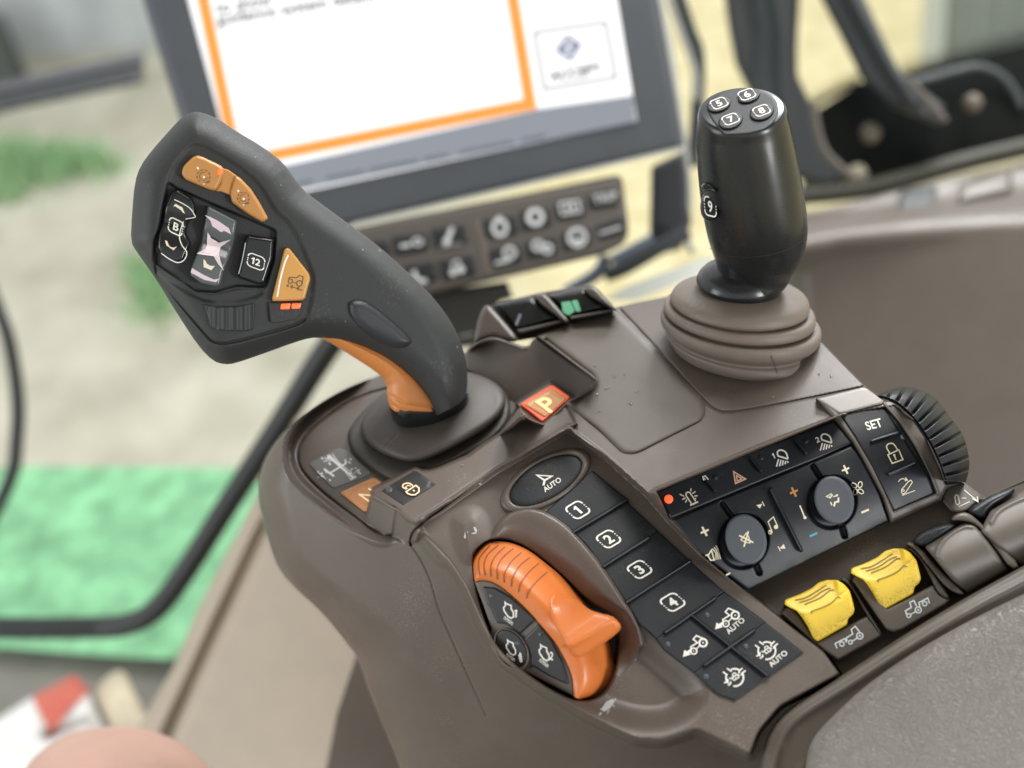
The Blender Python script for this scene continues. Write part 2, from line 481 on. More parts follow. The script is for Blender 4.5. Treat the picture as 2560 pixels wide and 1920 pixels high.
# tilted key-strip area
strip_poly = [(1043,1311)] + [(1060,1302),(1104,1274),(1240,1175),(1398,1082),(1420,1070),(1437,1081),(1511,1137),(1622,1237),(1676,1302),(1754,1380),(1870,1477),(1922,1516),(2060,1624),(2108,1672),(2098,1692),(1952,1768),(1900,1830),(1876,1893),(1740,1826),(1656,1856),(1585,1852),(1458,1788),(1340,1716),(1250,1650),(1205,1575),(1160,1470),(1122,1408),(1079,1351)]
strip_poly = roundc(strip_poly, 14, 3)
BODY.zone(strip_poly, STRIP, 9, 16)
hoodcrest = cat([(1235,1345),(1246,1318),(1266,1296),(1290,1282),(1319,1277),(1352,1283),(1394,1306),(1430,1336),(1486,1400),(1526,1459),(1566,1522),(1590,1566),(1602,1610)], 6)
dial_out = [(1183,1400),(1200,1372),(1228,1353),(1262,1352),(1320,1376),(1400,1440),(1470,1510),(1530,1540),(1545,1600),(1530,1700),(1490,1745),(1430,1745),(1330,1690),(1250,1620),(1215,1545)]
pit = chaikin(dial_out, 2)
hoodpoly = np.vstack([hoodcrest, arr([(1590,1650),(1550,1690),(1400,1560),(1260,1400)])])
def hoodfn(x, y, t):                            # swelling lip that rolls from its crest down to the dial
    i = np.nonzero((x > 1190) & (x < 1640) & (y > 1240) & (y < 1720))[0]
    xi, yi = x[i], y[i]
    dc = segdist(hoodcrest, xi, yi, closed=False); dd = segdist(pit, xi, yi); ins = segdist(hoodpoly, xi, yi) < 0
    u = dc / (dc + np.maximum(dd, 0) + 1e-6)
    st = STRIP(xi, yi)
    inner = st - .0030 + .0095 * u ** 1.9
    outer = st - .0030 * (1 - smooth01(dc / 11))
    fade = smooth01((1700 - yi) / 90) * smooth01((xi - 1215) / 45)
    tt = np.where(ins, inner, outer)
    t = t.copy(); near = ins | (dc < 12)
    t[i] = np.where(near, t[i] * (1 - fade) + tt * fade, t[i]); return t
BODY.bend(hoodfn)
BODY.zone(pit, Pl(STRIP.n, 1420, 1550, float(STRIP(1420, 1550)) + .016), 3, 10)
bowl = chaikin([(1450,1560),(1560,1545),(1600,1600),(1668,1660),(1720,1705),(1745,1745),(1700,1790),(1640,1808),(1560,1800),(1470,1762),(1380,1712),(1330,1660)], 2)
BODY.raise_(bowl, -.0075, 45, 40)
bump = chaikin(cL((1760,1020),(1850,930),(1960,880),(2060,960),(2080,1180),(1990,1290),(1930,1420),(1850,1330)), 2)
BODY.raise_(bump, .0016, 22, 24)
BODY.raise_(chaikin(cL((1330,1040),(1500,1200),(1690,1450),(1600,1500),(1420,1300),(1300,1130)), 1), .0008, 8, 8)
# flat upper deck
deck_poly = [(1416,1006),(1480,972),(1489,951),(1475,938),(1344,842),(1320,800),(1539,730),(1600,715),(1700,700),(1980,710),(2120,850),(2200,930),(2300,1020),(2190,1046),(2110,1036),(1900,1116),(1640,1224),(1622,1236),(1511,1136),(1437,1080),(1424,1066),(1440,1058)]
BODY.zone(deck_poly, DECK, 5, 7)
seam_l = crop(1240,1080,500)((1130,0),(1250,120),(1350,215)) 
jdeck = [(1551,775),(1667,897),(1740,980),(1771,1011),(1792,1026),(1815,1031),(1852,1028),(2000,1000),(2164,966)]
BODY.groove(chaikin(jdeck, 2, False), .0012, 2.4)
# surface under the switch panels and the well of the levers
BODY.zone([(1640,1228),(1900,1120),(2110,1036),(2235,1015),(2300,1060),(2350,1170),(2362,1201),(2402,1203),(2461,1246),(2700,1140),(3100,1000),(3100,1350),(2106,1690),(2060,1624),(1870,1477),(1754,1380),(1676,1302)], lambda x, y: KP(x, y) + .0035, 2, 3)
BODY.zone([(1760,1385),(1870,1460),(2080,1370),(2220,1300),(2340,1250),(2420,1205),(2470,1240),(2700,1140),(3120,980),(3120,1420),(2106,1690),(2060,1624),(1870,1477)], WELL, 2, 6)
# seams
gap = chaikin(cL((1270,1245),(1262,1215),(1272,1165),(1300,1100),(1400,990),(1600,860),(2212,425)) + [(1398,1081),(1414,1072),(1424,1071),(1437,1081),(1511,1137),(1622,1237)], 1, False)
BODY.groove(gap, .0024, 2.4)
BODY.groove(chaikin([(1027,1360),(1056,1403),(1079,1455),(1095,1520),(1133,1605),(1175,1700),(1215,1790)], 2, False), .0006, 2.2)
BODY.groove(chaikin([(890,1560),(1010,1660),(1180,1775),(1300,1850),(1480,1935)], 2, False), -.0006, 26)
body_poly = sil.tolist()[::-1]
body_poly = [tuple(p) for p in sil[::-1]] + [(1100,905),(1165,880),(1180,862),(1199,855),(1236,852),(1272,861),(1317,877),(1330,852),(1344,840),(1354,836),(1539,768),(1600,755),(1700,735),(1950,750),(2048,852),(2118,924),(2180,985),(2235,1009),(2283,1047),(2323,1108),(2350,1165),(2362,1201),(2402,1203),(2461,1246),(2700,1140),(3100,1000),(3100,2250),(1080,2250)]
console = thing('armrest_console', 'brown moulded armrest console full of keys between the two control sticks', 'control console', P3(1500, 1300, DECK(1500, 1300))[0] - np.array([0, 0, .12]))
body = relief('body', body_poly, BODY, 2.4, BROWN, console, sharp=62, back=lambda x, y: np.maximum(BODY(x, y) + .03, .60 + 0 * x))
# ---------------------------------------------------------------- helpers for marks traced on a crop
class Trace(Ink):
    def __init__(s, c): super().__init__(); s.c = c; s.k = (c((1, 0))[0][0] - c((0, 0))[0][0])
    def st(s, pts, w, closed=False, smooth=False, sub=0):
        p = s.c(*pts)
        if smooth: p = cat(p, 6, closed)
        Ink.stroke(s, p, w * s.k, closed, sub); return s
    def fill(s, pts): Ink.poly(s, s.c(*pts)); return s
    def dot(s, x, y, r): Ink.poly(s, s.c(*ell(x, y, r, r, n=14))); return s
    def ring(s, x, y, r, w, a0=0, a1=360, ry=None):
        full = a1 - a0 >= 360; n = 26
        t = np.radians(np.linspace(a0, a1, n, endpoint=not full)); ry = ry or r
        return s.st([(x + r * math.cos(q), y + ry * math.sin(q)) for q in t], w, full)
    def word(s, body, x, y, h, ux, uy, vx, vy, bold=0., sx=1.):
        """ux,uy = reading direction, vx,vy = up direction (both on the crop, unit length)"""
        if body == '1':
            s.fill([(x + (p[0] * ux + p[1] * vx) * h, y + (p[0] * uy + p[1] * vy) * h) for p in ((-.26, .26), (.0, .5), (.14, .5), (.14, -.5), (-.06, -.5), (-.06, .24), (-.18, .12))]); return s
        v, f_ = glyphs(body, bold, 'CENTER')
        s.tri(s.c(*[(x + (p[0] * sx * ux + p[1] * vx) * h, y + (p[0] * sx * uy + p[1] * vy) * h) for p in v]), f_); return s
    def put(s, name, surf, mat_, parent, lift=.00016):
        return stamp(name, s, ((0, 0), (1, 0), (0, 1)), surf, mat_, parent, lift)

def clip(poly, p, q, keep=1):                  # part of a polygon on one side of the line p->q
    out = []; P_ = [tuple(a) for a in poly]; n = len(P_)
    f = lambda a: keep * ((q[0] - p[0]) * (a[1] - p[1]) - (q[1] - p[1]) * (a[0] - p[0]))
    for i in range(n):
        a, b = P_[i], P_[(i + 1) % n]; fa, fb = f(a), f(b)
        if fa >= 0: out.append(a)
        if fa * fb < 0:
            u = fa / (fa - fb); out.append((a[0] + (b[0] - a[0]) * u, a[1] + (b[1] - a[1]) * u))
    return out

def bar(p, q, w):                              # rounded bar outline between two points
    p, q = arr(p), arr(q); d = (q - p) / np.linalg.norm(q - p); n = np.array([-d[1], d[0]]) * w / 2
    out = []
    for c, s in ((q, 1), (p, -1)):
        for k in range(7):
            th = math.radians(90 - 30 * k); out.append(c + s * (n * math.sin(th) + d * math.cos(th) * w / 2))
    return arr(out)

DECKT = lambda x, y: BODY(x, y)
# ---------------------------------------------------------------- lid of the storage box
LIDM = mat('lid_plastic', (.090, .0735, .059, 1), .46, bump=.22, bscale=2100, var=.05, dirt=(.24, .21, .17, 1), dscale=1500, damt=.25, ropen=.04)
lid_poly = roundc([(1352,838),(1536,772),(1660,895),(1764,1000),(1764,1048),(1590,1136),(1554,1133),(1500,1080),(1414,1010),(1489,966),(1484,940)], [8, 12, 20, 30, 22, 22, 14, 20, 4, 16, 12])
lid = relief('lid', lid_poly, lambda x, y: DECK(x, y) - .0015, 2.6, LIDM, console, thick=.0025, bevel=.0019, bevel_px=17, sharp=None)
LIDS = lambda x, y: DECK(x, y) - .0015

# ---------------------------------------------------------------- key strip
strip_out = [(1360,1283),(1420,1230),(1480,1176),(1568,1247),(1575,1261),(1726,1403),(1800,1470),(1815,1482),(1899,1543),(2008,1631),(1836,1752),(1795,1737),(1752,1701),(1732,1681),(1682,1644),(1659,1626),(1637,1595),(1617,1577),(1598,1562),(1576,1525),(1552,1488),(1529,1455),(1509,1426),(1489,1396),(1462,1360),(1432,1331),(1398,1304)]
sep = [c3b((830,1120),(1450,750)), c3b((1180,1490),(1690,1165)), c4((20,560),(730,100)), c4((455,890),(1010,505)), c4((740,690),(1590,1370)), c4((890,1250),(1440,860))]
KEYS = lambda x, y: STRIP(x, y) - .0009
def key(poly, name='key', surf=KEYS, m=RUB, parent=console, step=2.4, bv=.0004, bpx=3.5, thick=.002):
    return relief(name, poly, surf, step, m, parent, thick=thick, bevel=bv, bevel_px=bpx, sharp=None)
def between(poly, a, b):
    p = poly
    if a: p = clip(p, a[0], a[1], 1)
    if b: p = clip(p, b[0], b[1], -1)
    return p
keys = {}
rows = [(None, sep[0]), (sep[0], sep[1]), (sep[1], sep[2]), (sep[2], sep[3])]
for i, (a, b) in enumerate(rows): keys[i + 1] = key(between(strip_out, a, b))
low = between(strip_out, sep[3], None)
for nm, s5, s6 in (('drive', 1, -1), ('drive_auto', -1, -1), ('lock', 1, 1), ('lock_auto', -1, 1)):
    keys[nm] = key(clip(clip(low, sep[4][0], sep[4][1], s5), sep[5][0], sep[5][1], s6))
base_out = strip_out
relief('key_mat', strip_out, lambda x, y: STRIP(x, y) - .0004, 3, RUB, console, thick=.002, sharp=None)
RIBM = mat('black_rib_rubber', (.010, .012, .016, 1), .38, bump=.1, bscale=2400)
for (a, b) in sep:
    relief('separator_rib', bar(a, b, 8.5), lambda x, y: KEYS(x, y) - .0016, 1.6, RIBM, console, thick=.003, bevel=.0016, bevel_px=4.3, sharp=None)
EX, EY = np.array([36.4, -21.9]), np.array([-31.9, -28.0])
def numbox(ink, txt, bold=.03, gap=True, th=.085, sx=1., hh=.52):
    r = .26; pts = []
    for cx_, cy_, a0 in ((.5 - r, .5 - r, 0), (-.5 + r, .5 - r, 90), (-.5 + r, -.5 + r, 180), (.5 - r, -.5 + r, 270)):
        pts += [(cx_ + r * math.cos(math.radians(a0 + k * 15)), cy_ + r * math.sin(math.radians(a0 + k * 15))) for k in range(7)]
    p = arr(pts + pts[:1]); p = resample(p, 81)
    if gap:                                    # the outline is broken on the right and the left by little arrows
        right = p[(p[:, 0] > .3) & (np.abs(p[:, 1]) < .17)]; keepm = ~((np.abs(p[:, 0]) > .35) & (np.abs(p[:, 1]) < .16))
        runs = []; cur = []
        for q, k in zip(p, keepm):
            if k: cur.append(q)
            elif cur: runs.append(cur); cur = []
        if cur: runs.append(cur)
        if keepm[0] and keepm[-1] and len(runs) > 1: runs[0] = runs.pop() + runs[0][1:]
        for q in runs: ink.stroke(q, th)
        for sgn in (1, -1):
            ink.poly([(sgn * .45, .03), (sgn * .55, .03), (sgn * .5, .15)]); ink.poly([(sgn * .45, -.12), (sgn * .55, -.12), (sgn * .5, -.02)])
    else: ink.stroke(p[:-1], th, True)
    ink.text(txt, 0, 0, hh, bold, sx=sx)
for i, c in enumerate(c3b((905,862),(1245,1183),(1588,1520)) + c4((538,555))):
    k = Ink(); numbox(k, str(i + 1), .045, th=.10, hh=.60)
    stamp('symbol', k, (c, EX * (1 + .01 * i), EY * (1 + .01 * i)), KEYS, WHITE, keys[i + 1])
def led(x, y, r, surf, m, parent, name='indicator_light', h=.0005):
    return relief(name, ell(x, y, r, r, n=20), lambda a, b: surf(a, b) - h, r / 4, m, parent, thick=.001, bevel=.0006, bevel_px=r * .8, sharp=None)
# tractor with arrow, twice
def tractor(dx, dy, auto):
    t = Trace(c4); s = lambda *p: [(a + dx, b + dy) for a, b in p]
    t.st(s((838,985),(815,950),(905,968)) if 0 else s((897,966),(800,925),(765,965),(812,1003),(738,1050),(742,1080)), 15)
    t.ring(875 + dx, 1003 + dy, 42, 20); t.dot(875 + dx, 1003 + dy, 9); t.ring(772 + dx, 1096 + dy, 33, 15); t.dot(772 + dx, 1096 + dy, 7)
    t.st(s((838,1035),(800,1072)), 12); t.fill(s((652,1160),(668,1082),(742,1132))); t.st(s((705,1110),(745,1085)), 30)
    return t
t = tractor(0, 0, False); t.put('symbol', KEYS, WHITE, keys['drive'])
t = tractor(355, -303, True); t.word('AUTO', 1232, 815, 62, .77, -.64, -.72, -.69, .02); t.put('symbol', KEYS, WHITE, keys['drive_auto'])
def difflock(dx, dy, auto):
    t = Trace(c4); s = lambda *p: [(a + dx, b + dy) for a, b in p]; x, y = 1225 + dx, 1388 + dy
    t.ring(x, y, 96, 17, -35, 100); t.ring(x, y, 96, 17, 140, 205); t.ring(x, y, 96, 17, 245, 300)
    t.st(s((1272,1345),(1272,1318),(1310,1285)), 15); t.st(s((1300,1365),(1302,1345),(1345,1310)), 15)
    t.st(s((1140,1287),(1190,1322)), 15); t.st(s((1095,1325),(1130,1352)), 15)
    t.st(s((1180,1432),(1178,1455),(1150,1475)), 15); t.st(s((1150,1405),(1148,1428),(1108,1450)), 15)
    t.st(s((1195,1390),(1248,1352),(1272,1385),(1218,1420)), 11, True); t.st(s((1205,1375),(1200,1350),(1225,1335),(1240,1350)), 10); t.st(s((1228,1382),(1240,1395)), 11)
    t.st(s((1165,1392),(1190,1405)), 12); t.st(s((1262,1362),(1285,1362)), 10)
    return t
t = difflock(0, 0, False); t.put('symbol', KEYS, WHITE, keys['lock'])
t = difflock(355, -297, True); t.word('AUTO', 1705, 1178, 62, .77, -.64, -.72, -.69, .02); t.put('symbol', KEYS, WHITE, keys['lock_auto'])
for nm, p in (('drive_auto', (918,692)), ('drive', (485,1018)), ('lock_auto', (1345,1040)), ('lock', (910,1375))):
    (x, y), = c4(p); led(x, y, 7.5, KEYS, LEDF, keys[nm], h=.0004)
# oval key in its ring
oc = c3b((550,535))[0]; oang = math.radians(-30)
ring_s = lambda x, y: STRIP(x, y) - .0022
orl = Relief(ring_s).dome(ell(*oc, 104, 49, oang), -.0022, 10)
relief('oval_bezel', ell(*oc, 128, 58, oang, 72), orl, 2.2, BROWN, console, thick=.004, bevel=.0024, bevel_px=14, sharp=None)
OV = lambda x, y: STRIP(x, y) - .0013
ok_ = relief('oval_key', ell(*oc, 102.5, 48, oang, 64), OV, 2.2, RUB, console, thick=.001, bevel=.0008, bevel_px=16, sharp=None)
t = Trace(c3b); t.st([(455,478),(618,488),(538,535)], 22, True); t.st([(540,528),(524,590)], 24); t.word('AUTO', 622, 580, 58, .83, -.56, -.55, -.83, .025); t.put('symbol', OV, WHITE, ok_)

# ---------------------------------------------------------------- switch panel with two round knobs
ptop = c6((0,800),(500,570),(1000,370),(1500,185),(1960,15))
pmid = c6((160,1090),(700,868),(1300,620),(1800,420),(2170,262))
row_poly = [ptop[0]] + ptop[1:] + c6((2050,110),(2172,255)) + pmid[::-1][1:] + [(1662,1268)]
row_rl = lambda x, y: KP(x, y) - .0002
rowp = relief('switch_row', row_poly, row_rl, 2.6, RUB2, console, thick=.002, bevel=.0006, bevel_px=5, sharp=None)
pan_poly = c6((178,1108),(700,886),(1300,638),(1800,436),(2172,280)) + c7((560,720),(650,820),(760,1010),(880,1260),(990,1570)) + [(2212,1309),(1876,1474),(1868,1474),(1754,1383),(1690,1310)]
PAN = Relief(lambda x, y: KP(x, y) + .0002)
k1c, k2c = c6((995,1320))[0], c6((1970,885))[0]
slots = [c6((735,930),(830,1060)), c6((1100,1590),(1140,1690)), c6((1735,515),(1815,640)), c6((2050,1160),(2085,1280))]
for a, b in slots: PAN.raise_(bar(a, b, 13), -.0026, 2.5, 2.5)
PAN.raise_(ell(*c6((965,1340))[0], 61, 69, .35), -.0020, 6, 5); PAN.raise_(ell(*c6((1945,905))[0], 60, 67, .35), -.0020, 6, 5)
panel = relief('control_panel', pan_poly, PAN, 2.2, RUB2, console, thick=.004, bevel=.0007, bevel_px=6, sharp=None)
def knob(c, a, b, ang, anchor):
    pl = Pl((.03, .30, .95), *c, float(KP(*c)) - .0048)
    return relief('knob', ell(*c, a, b, ang, 64), pl, 2.2, KNOB, console, thick=.006, bevel=.0011, bevel_px=7, sharp=None), pl
kn1, kp1 = knob(k1c, 50.5, 64, math.radians(-18), None)
kn2, kp2 = knob(k2c, 49, 61, math.radians(-18), None)
PS = lambda x, y: KP(x, y) + .0002
relief('divider_rib', bar(*c6((1270,765),(1605,1440)), 11), lambda x, y: PS(x, y) - .0022, 1.8, RUB2, console, thick=.003, bevel=.0022, bevel_px=5.5, sharp=None)
for a, b in (((535,640),(655,780)), ((1040,415),(1160,560)), ((1540,220),(1658,365))):
    relief('separator_rib', bar(*c6(a, b), 8.5), lambda x, y: row_rl(x, y) - .0014, 1.7, RUB2, console, thick=.003, bevel=.0014, bevel_px=4.2, sharp=None)
led(*c6((140,875))[0], 11, row_rl, LED, rowp, h=.0008)
for p in ((655,628), (1160,410), (1655,225)): led(*c6(p)[0], 8.5, row_rl, RUB2, rowp, h=.0003)
t = Trace(c6)                                   # beacon
t.st([(378,943),(464,905)], 16); t.st([(392,925),(332,835),(334,808),(352,796),(374,802),(440,900)], 14)
for a, b in (((262,820),(312,845)), ((290,880),(328,860)), ((325,912),(342,880)), ((386,757),(386,790)), ((436,790),(405,815)), ((460,838),(424,840)), ((440,862),(428,880))): t.st([a, b], 12)
t.put('symbol', row_rl, CREAM, rowp)
t = Trace(c6); t.st([(858,572),(990,652),(880,702)], 15, True); t.st([(890,615),(948,650),(898,675)], 12, True); t.put('symbol', row_rl, PEACH, rowp)
for dx, dy, nn in ((0, 0, '1'), (485, -178, '2')):
    t = Trace(c6); s = lambda *p: [(a + dx, b + dy) for a, b in p]
    t.st(s((1350,400),(1342,360),(1362,336),(1400,336),(1440,365),(1458,425)), 17, smooth=True); t.st(s((1345,396),(1462,432)), 17)
    for a, b in (((1356,432),(1332,515)), ((1384,440),(1366,510)), ((1408,446),(1397,502)), ((1434,452),(1428,490)), ((1455,456),(1460,474))): t.st(s(a, b), 15)
    t.word(nn, 1302 + dx, 396 + dy, 62, .93, -.36, -.36, -.93, .03); t.put('symbol', row_rl, WHITE, rowp)
t = Trace(c6); t.st([(530,668),(518,628),(545,617),(580,660)], 12); t.st([(545,660),(535,640)], 8); t.put('symbol', lambda x, y: row_rl(x, y) - .0015, WHITE, rowp)
def psym(c, fn, m=CREAM, surf=PAN, par=panel):
    t = Trace(c); fn(t); t.put('symbol', surf, m, par)
psym(c6, lambda t: (t.st([(495,1250),(583,1213)], 22), t.st([(512,1182),(562,1282)], 22)))
psym(c6, lambda t: (t.st([(2057,562),(2137,530)], 20), t.st([(2077,500),(2119,595)], 20)))
psym(c6, lambda t: (t.fill([(1110,942),(1176,925),(1150,980)]), t.st([(1173,900),(1198,952)], 10)))
psym(c6, lambda t: (t.fill([(1365,1422),(1412,1372),(1432,1422)]), t.st([(1350,1398),(1376,1450)], 10)))
psym(c6, lambda t: (t.dot(1265,1240,25), t.dot(1327,1183,24), t.st([(1282,1232),(1240,1125),(1298,1072),(1345,1176)], 11)))
psym(c6, lambda t: (t.st([(548,1498),(585,1490)], 16), t.st([(575,1500),(612,1440),(645,1548),(605,1552)], 13, True), [t.st([(622 + 20 * k, 1425 - 18 * k), (660 + 16 * k, 1470 - 8 * k), (665 + 24 * k, 1545 - 3 * k)], 11, smooth=True) for k in range(3)]))
psym(c6, lambda t: (t.st([(1592,945),(1640,1068)], 15), t.dot(1648,1080,17)))
t = Trace(c6); t.st([(1482,812),(1568,775)], 22); t.st([(1500,745),(1550,848)], 22); t.put('symbol', PAN, AMBER, panel)
t = Trace(c6); t.st([(1700,1286),(1782,1250)], 24); t.put('symbol', PAN, BLUE, panel)
t = Trace(c7)
for x, y, a in ((598,1165,-.5), (665,1158,.7), (612,1238,.7), (672,1232,-.5)):
    t.st([tuple(q) for q in ell(x, y, 34, 22, a + 1.1, 14)], 10, True)
t.put('symbol', PAN, CREAM, panel)
psym(c7, lambda t: t.st([(678,1468),(762,1432)], 24))
t = Trace(c6); t.st([(920,1277),(1076,1355)], 17); t.st([(1022,1230),(972,1402)], 17); t.st([(940,1325),(1000,1250),(1028,1300),(1040,1360),(985,1352)], 11, True); t.put('symbol', kp1, CREAM, kn1)
t = Trace(c7); t.st([(290,1288),(345,1258),(360,1276),(332,1306)], 9, True); t.st([(318,1290),(350,1272)], 7); t.st([(322,1300),(352,1285)], 6); t.dot(408,1275,13); t.st([(368,1290),(398,1283)], 12); t.st([(425,1300),(424,1345),(388,1352),(375,1398)], 19); t.st([(338,1350),(354,1386)], 14)
t.put('symbol', kp2, CREAM, kn2)
t = Trace(c4); t.st([(1130,255),(1175,232)], 18); t.put('symbol', PAN, CREAM, panel)

# ---------------------------------------------------------------- hitch panel (SET) in its bowed frame
_sx = c7((180,210),(1560,1330))
def SF(x, y):                                   # bowed like the switch panel but standing proud
    return KP(x, y) - .0013
fr_poly = c7((178,205),(690,78),(745,92),(930,228),(1060,262),(1250,425),(1430,690),(1550,940),(1608,1110),(1640,1160),(1560,1335),(1000,1585),(905,1290),(800,1090),(690,880),(580,700),(370,425))
hole = c7((440,382),(912,268),(1100,480),(1280,760),(1420,1020),(1502,1246),(1035,1452),(930,1230),(800,960),(600,620))
FRM = Relief(SF).raise_(hole, -.0022, 2, 3)
FRM.groove(c7((935,262),(1120,480),(1300,760),(1440,1030),(1520,1250)), -.0007, 4)
frame = relief('panel_frame', fr_poly, FRM, 2.2, GREYB, console, thick=.006, bevel=.0022, bevel_px=9, sharp=None)
CAPF = pl3(*[q + (float(SF(*q)) - .0007,) for q in c7((200,212),(735,96),(640,330))])
relief('front_cap', c7((186,210),(690,84),(742,96),(925,232),(905,262),(440,376)), CAPF, 2.2, BROWN_GLARE, console, thick=.002, bevel=.0006, bevel_px=6, sharp=None)
HS = lambda x, y: SF(x, y) + .0010
hp = relief('hitch_key_pad', hole, HS, 2.2, RUB2, console, thick=.002, bevel=.0004, bevel_px=5, sharp=None)
t = Trace(c7); t.word('SET', 815, 490, 100, .965, -.26, -.38, -.92, .03, sx=.85); t.put('symbol', HS, WHITE, hp)
t = Trace(c7); t.st([(972,828),(1092,772),(1138,880),(1020,922)], 14, True); t.st([(992,808),(958,745),(972,712),(1015,700),(1050,725),(1080,778)], 14, smooth=True); t.dot(1043,832,14); t.st([(1046,840),(1062,882)], 14); t.put('symbol', HS, CREAM, hp)
t = Trace(c7); t.st([(1122,1215),(1200,1122),(1225,1108),(1243,1130),(1168,1245),(1140,1262),(1124,1248)], 10, True); t.st([(1130,1276),(1272,1222)], 10); t.ring(1144,1222,10,8); t.st([(1088,1125),(1108,1100),(1140,1090),(1182,1106)], 9); t.st([(1165,1078),(1188,1108),(1158,1116)], 9); t.put('symbol', HS, CREAM, hp)
for a, b in (((795,675),(1085,582)), ((985,1045),(1272,925))):
    relief('separator_rib', bar(*c7(a, b), 9), lambda x, y: HS(x, y) - .0014, 1.7, RUB2, console, thick=.003, bevel=.0014, bevel_px=4.4, sharp=None)
led(*c7((1142,625))[0], 7.5, HS, mat('pale_grey_lamp', (.16, .19, .19, 1), .3), hp, h=.0005)
# little plate with a white hitch mark beyond the frame
tagp = c7((1560,1330),(1610,1180),(1650,1165),(1780,1118),(1830,1140),(2050,1310),(1930,1385),(1840,1465),(1700,1475),(1620,1400))
TG = Pl((-.05, .62, .78), *c7((1800,1300))[0], float(KP(*c7((1800,1300))[0])) - .001)
tp = relief('symbol_plate', chaikin(tagp, 1), TG, 2.4, GREYB, console, thick=.006, bevel=.0015, bevel_px=8, sharp=None)
t = Trace(c7); t.st([(1712,1292),(1726,1270),(1746,1276),(1766,1360),(1748,1382),(1726,1372)], 14, True); t.st([(1756,1402),(1876,1345)], 11); t.st([(1815,1215),(1962,1340)], 13); t.st([(1905,1312),(1968,1345),(1962,1288)], 11); t.st([(1788,1306),(1838,1306)], 10); t.put('symbol', TG, WHITE, tp)

# ---------------------------------------------------------------- left pod: plaque, N lamp, lock key, P switch
PODS = lambda x, y: POD(x, y)
plq = roundc(cL((125,352),(470,172),(600,215),(850,450),(800,490),(405,634)), [10, 10, 6, 6, 6, 10])
PLM = mat('grey_plaque', (.155, .150, .142, 1), .45, bump=.1, var=.06, dirt=(.06, .05, .045, 1), dscale=800, damt=.5)
pq = relief('plaque', plq, lambda x, y: POD(x, y) - .0004, 2.2, PLM, console, thick=.001, bevel=.0005, bevel_px=3, sharp=None)
t = Trace(cL); t.st([(350,258),(640,510)], 26); t.st([(372,250),(658,488)], 7); t.st([(402,238),(606,528)], 7); t.st([(372,456),(560,342)], 17); t.st([(308,408),(422,490)], 22); t.st([(600,528),(665,492)], 16)
rr = random.Random(3)
for x0, y0, n, sp in ((340,320,12,52), (305,480,14,62), (645,430,12,58), (570,330,7,36)):
    for _ in range(n):
        x, y = x0 + rr.uniform(-sp, sp), y0 + rr.uniform(-sp, sp) * .7; r = rr.uniform(7, 15); a = rr.uniform(0, 6)
        t.fill([(x + r * math.cos(a + q) * rr.uniform(.5, 1.2), y + r * math.sin(a + q) * rr.uniform(.5, 1.2)) for q in (0, 1.3, 2.5, 3.8, 5.1)])
for x, y in ((285,290), (240,440), (372,530), (705,455), (600,300)): t.fill([(x - 6, y - 14), (x + 20, y + 4), (x - 4, y + 16)])
t.put('symbol', lambda x, y: POD(x, y) - .0004, mat('worn_white_print', (.80, .81, .80, 1), .6), pq)
npoly = roundc(cL((480,672),(860,498),(1000,580),(1000,800),(760,890)), 8)
nk = relief('neutral_lamp', npoly, Relief(lambda x, y: POD(x, y) - .0010).raise_(chaikin(cL((540,680),(850,545),(950,600),(900,780),(765,850)), 1), -.0005, 2, 3), 2.0, NKEY, console, thick=.002, bevel=.0008, bevel_px=4, sharp=None)
t = Trace(cL); t.word('N', 812, 700, 170, .86, -.50, -.81, -.58, .0); t.put('symbol', lambda x, y: POD(x, y) - .0008, mat('glowing_cream_print', (.9, .75, .5, 1), .5, emit=(1, .72, .42, 1), es=.25), nk)
lk = roundc(cL((930,650),(1300,425),(1345,430),(1562,580),(1185,818)), 3)
LK = lambda x, y: RIDGE(x, y) - .0002
lkk = relief('lock_key', lk, Relief(LK).raise_(chaikin(cL((1090,590),(1330,455),(1520,575),(1270,720)), 1), .0006, 5, 6), 2.0, mat('matt_black_key', (.010, .010, .011, 1), .55, bump=.1), console, thick=.002, bevel=.0005, bevel_px=4, sharp=None)
t = Trace(cL)
t.st([(1218,660),(1325,590),(1360,618),(1360,660),(1320,693),(1275,695),(1235,680)], 15, True); t.st([(1222,632),(1182,608),(1188,580),(1225,566),(1262,572),(1295,595)], 15, smooth=True); t.st([(1232,628),(1212,610),(1235,590),(1270,600)], 9); t.st([(1295,642),(1312,656)], 16)
t.put('symbol', lambda x, y: LK(x, y) - .0005, mat('warm_cream_print', (.85, .62, .36, 1), .5, emit=(1, .7, .4, 1), es=.12), lkk)
led(*cL((1030,636))[0], 9, LK, LEDF, lkk, h=.0004)
PS_ = plz(-.0016)
prim = roundc(c3a((885,1460),(1215,1255),(1260,1258),(1440,1385),(1130,1655)), 4)
pk = relief('park_switch', prim, lambda x, y: PS_(x, y), 2.0, mat('lit_red_frame', (.75, .10, .05, 1), .4, emit=(1, .10, .03, 1), es=.34), console, thick=.003, bevel=.0006, bevel_px=3, sharp=None)
pin = roundc(c3a((922,1464),(1215,1284),(1250,1292),(1404,1398),(1160,1608)), 4)
PK = lambda x, y: PS_(x, y) - .0007
pkf = relief('park_button', pin, Relief(PK).raise_(roundc(c3a((985,1465),(1215,1325),(1370,1410),(1180,1560)), 4), -.0004, 2, 2), 2.0, mat('brown_orange_button', (.42, .19, .065, 1), .35, var=.1, emit=(1, .4, .1, 1), es=.09, dirt=(.2, .12, .07, 1), dscale=700, damt=.4), pk, thick=.001, bevel=.0007, bevel_px=4, sharp=None)
t = Trace(c3a); t.word('P', 1185, 1468, 215, .86, -.50, -.80, -.60, .03)
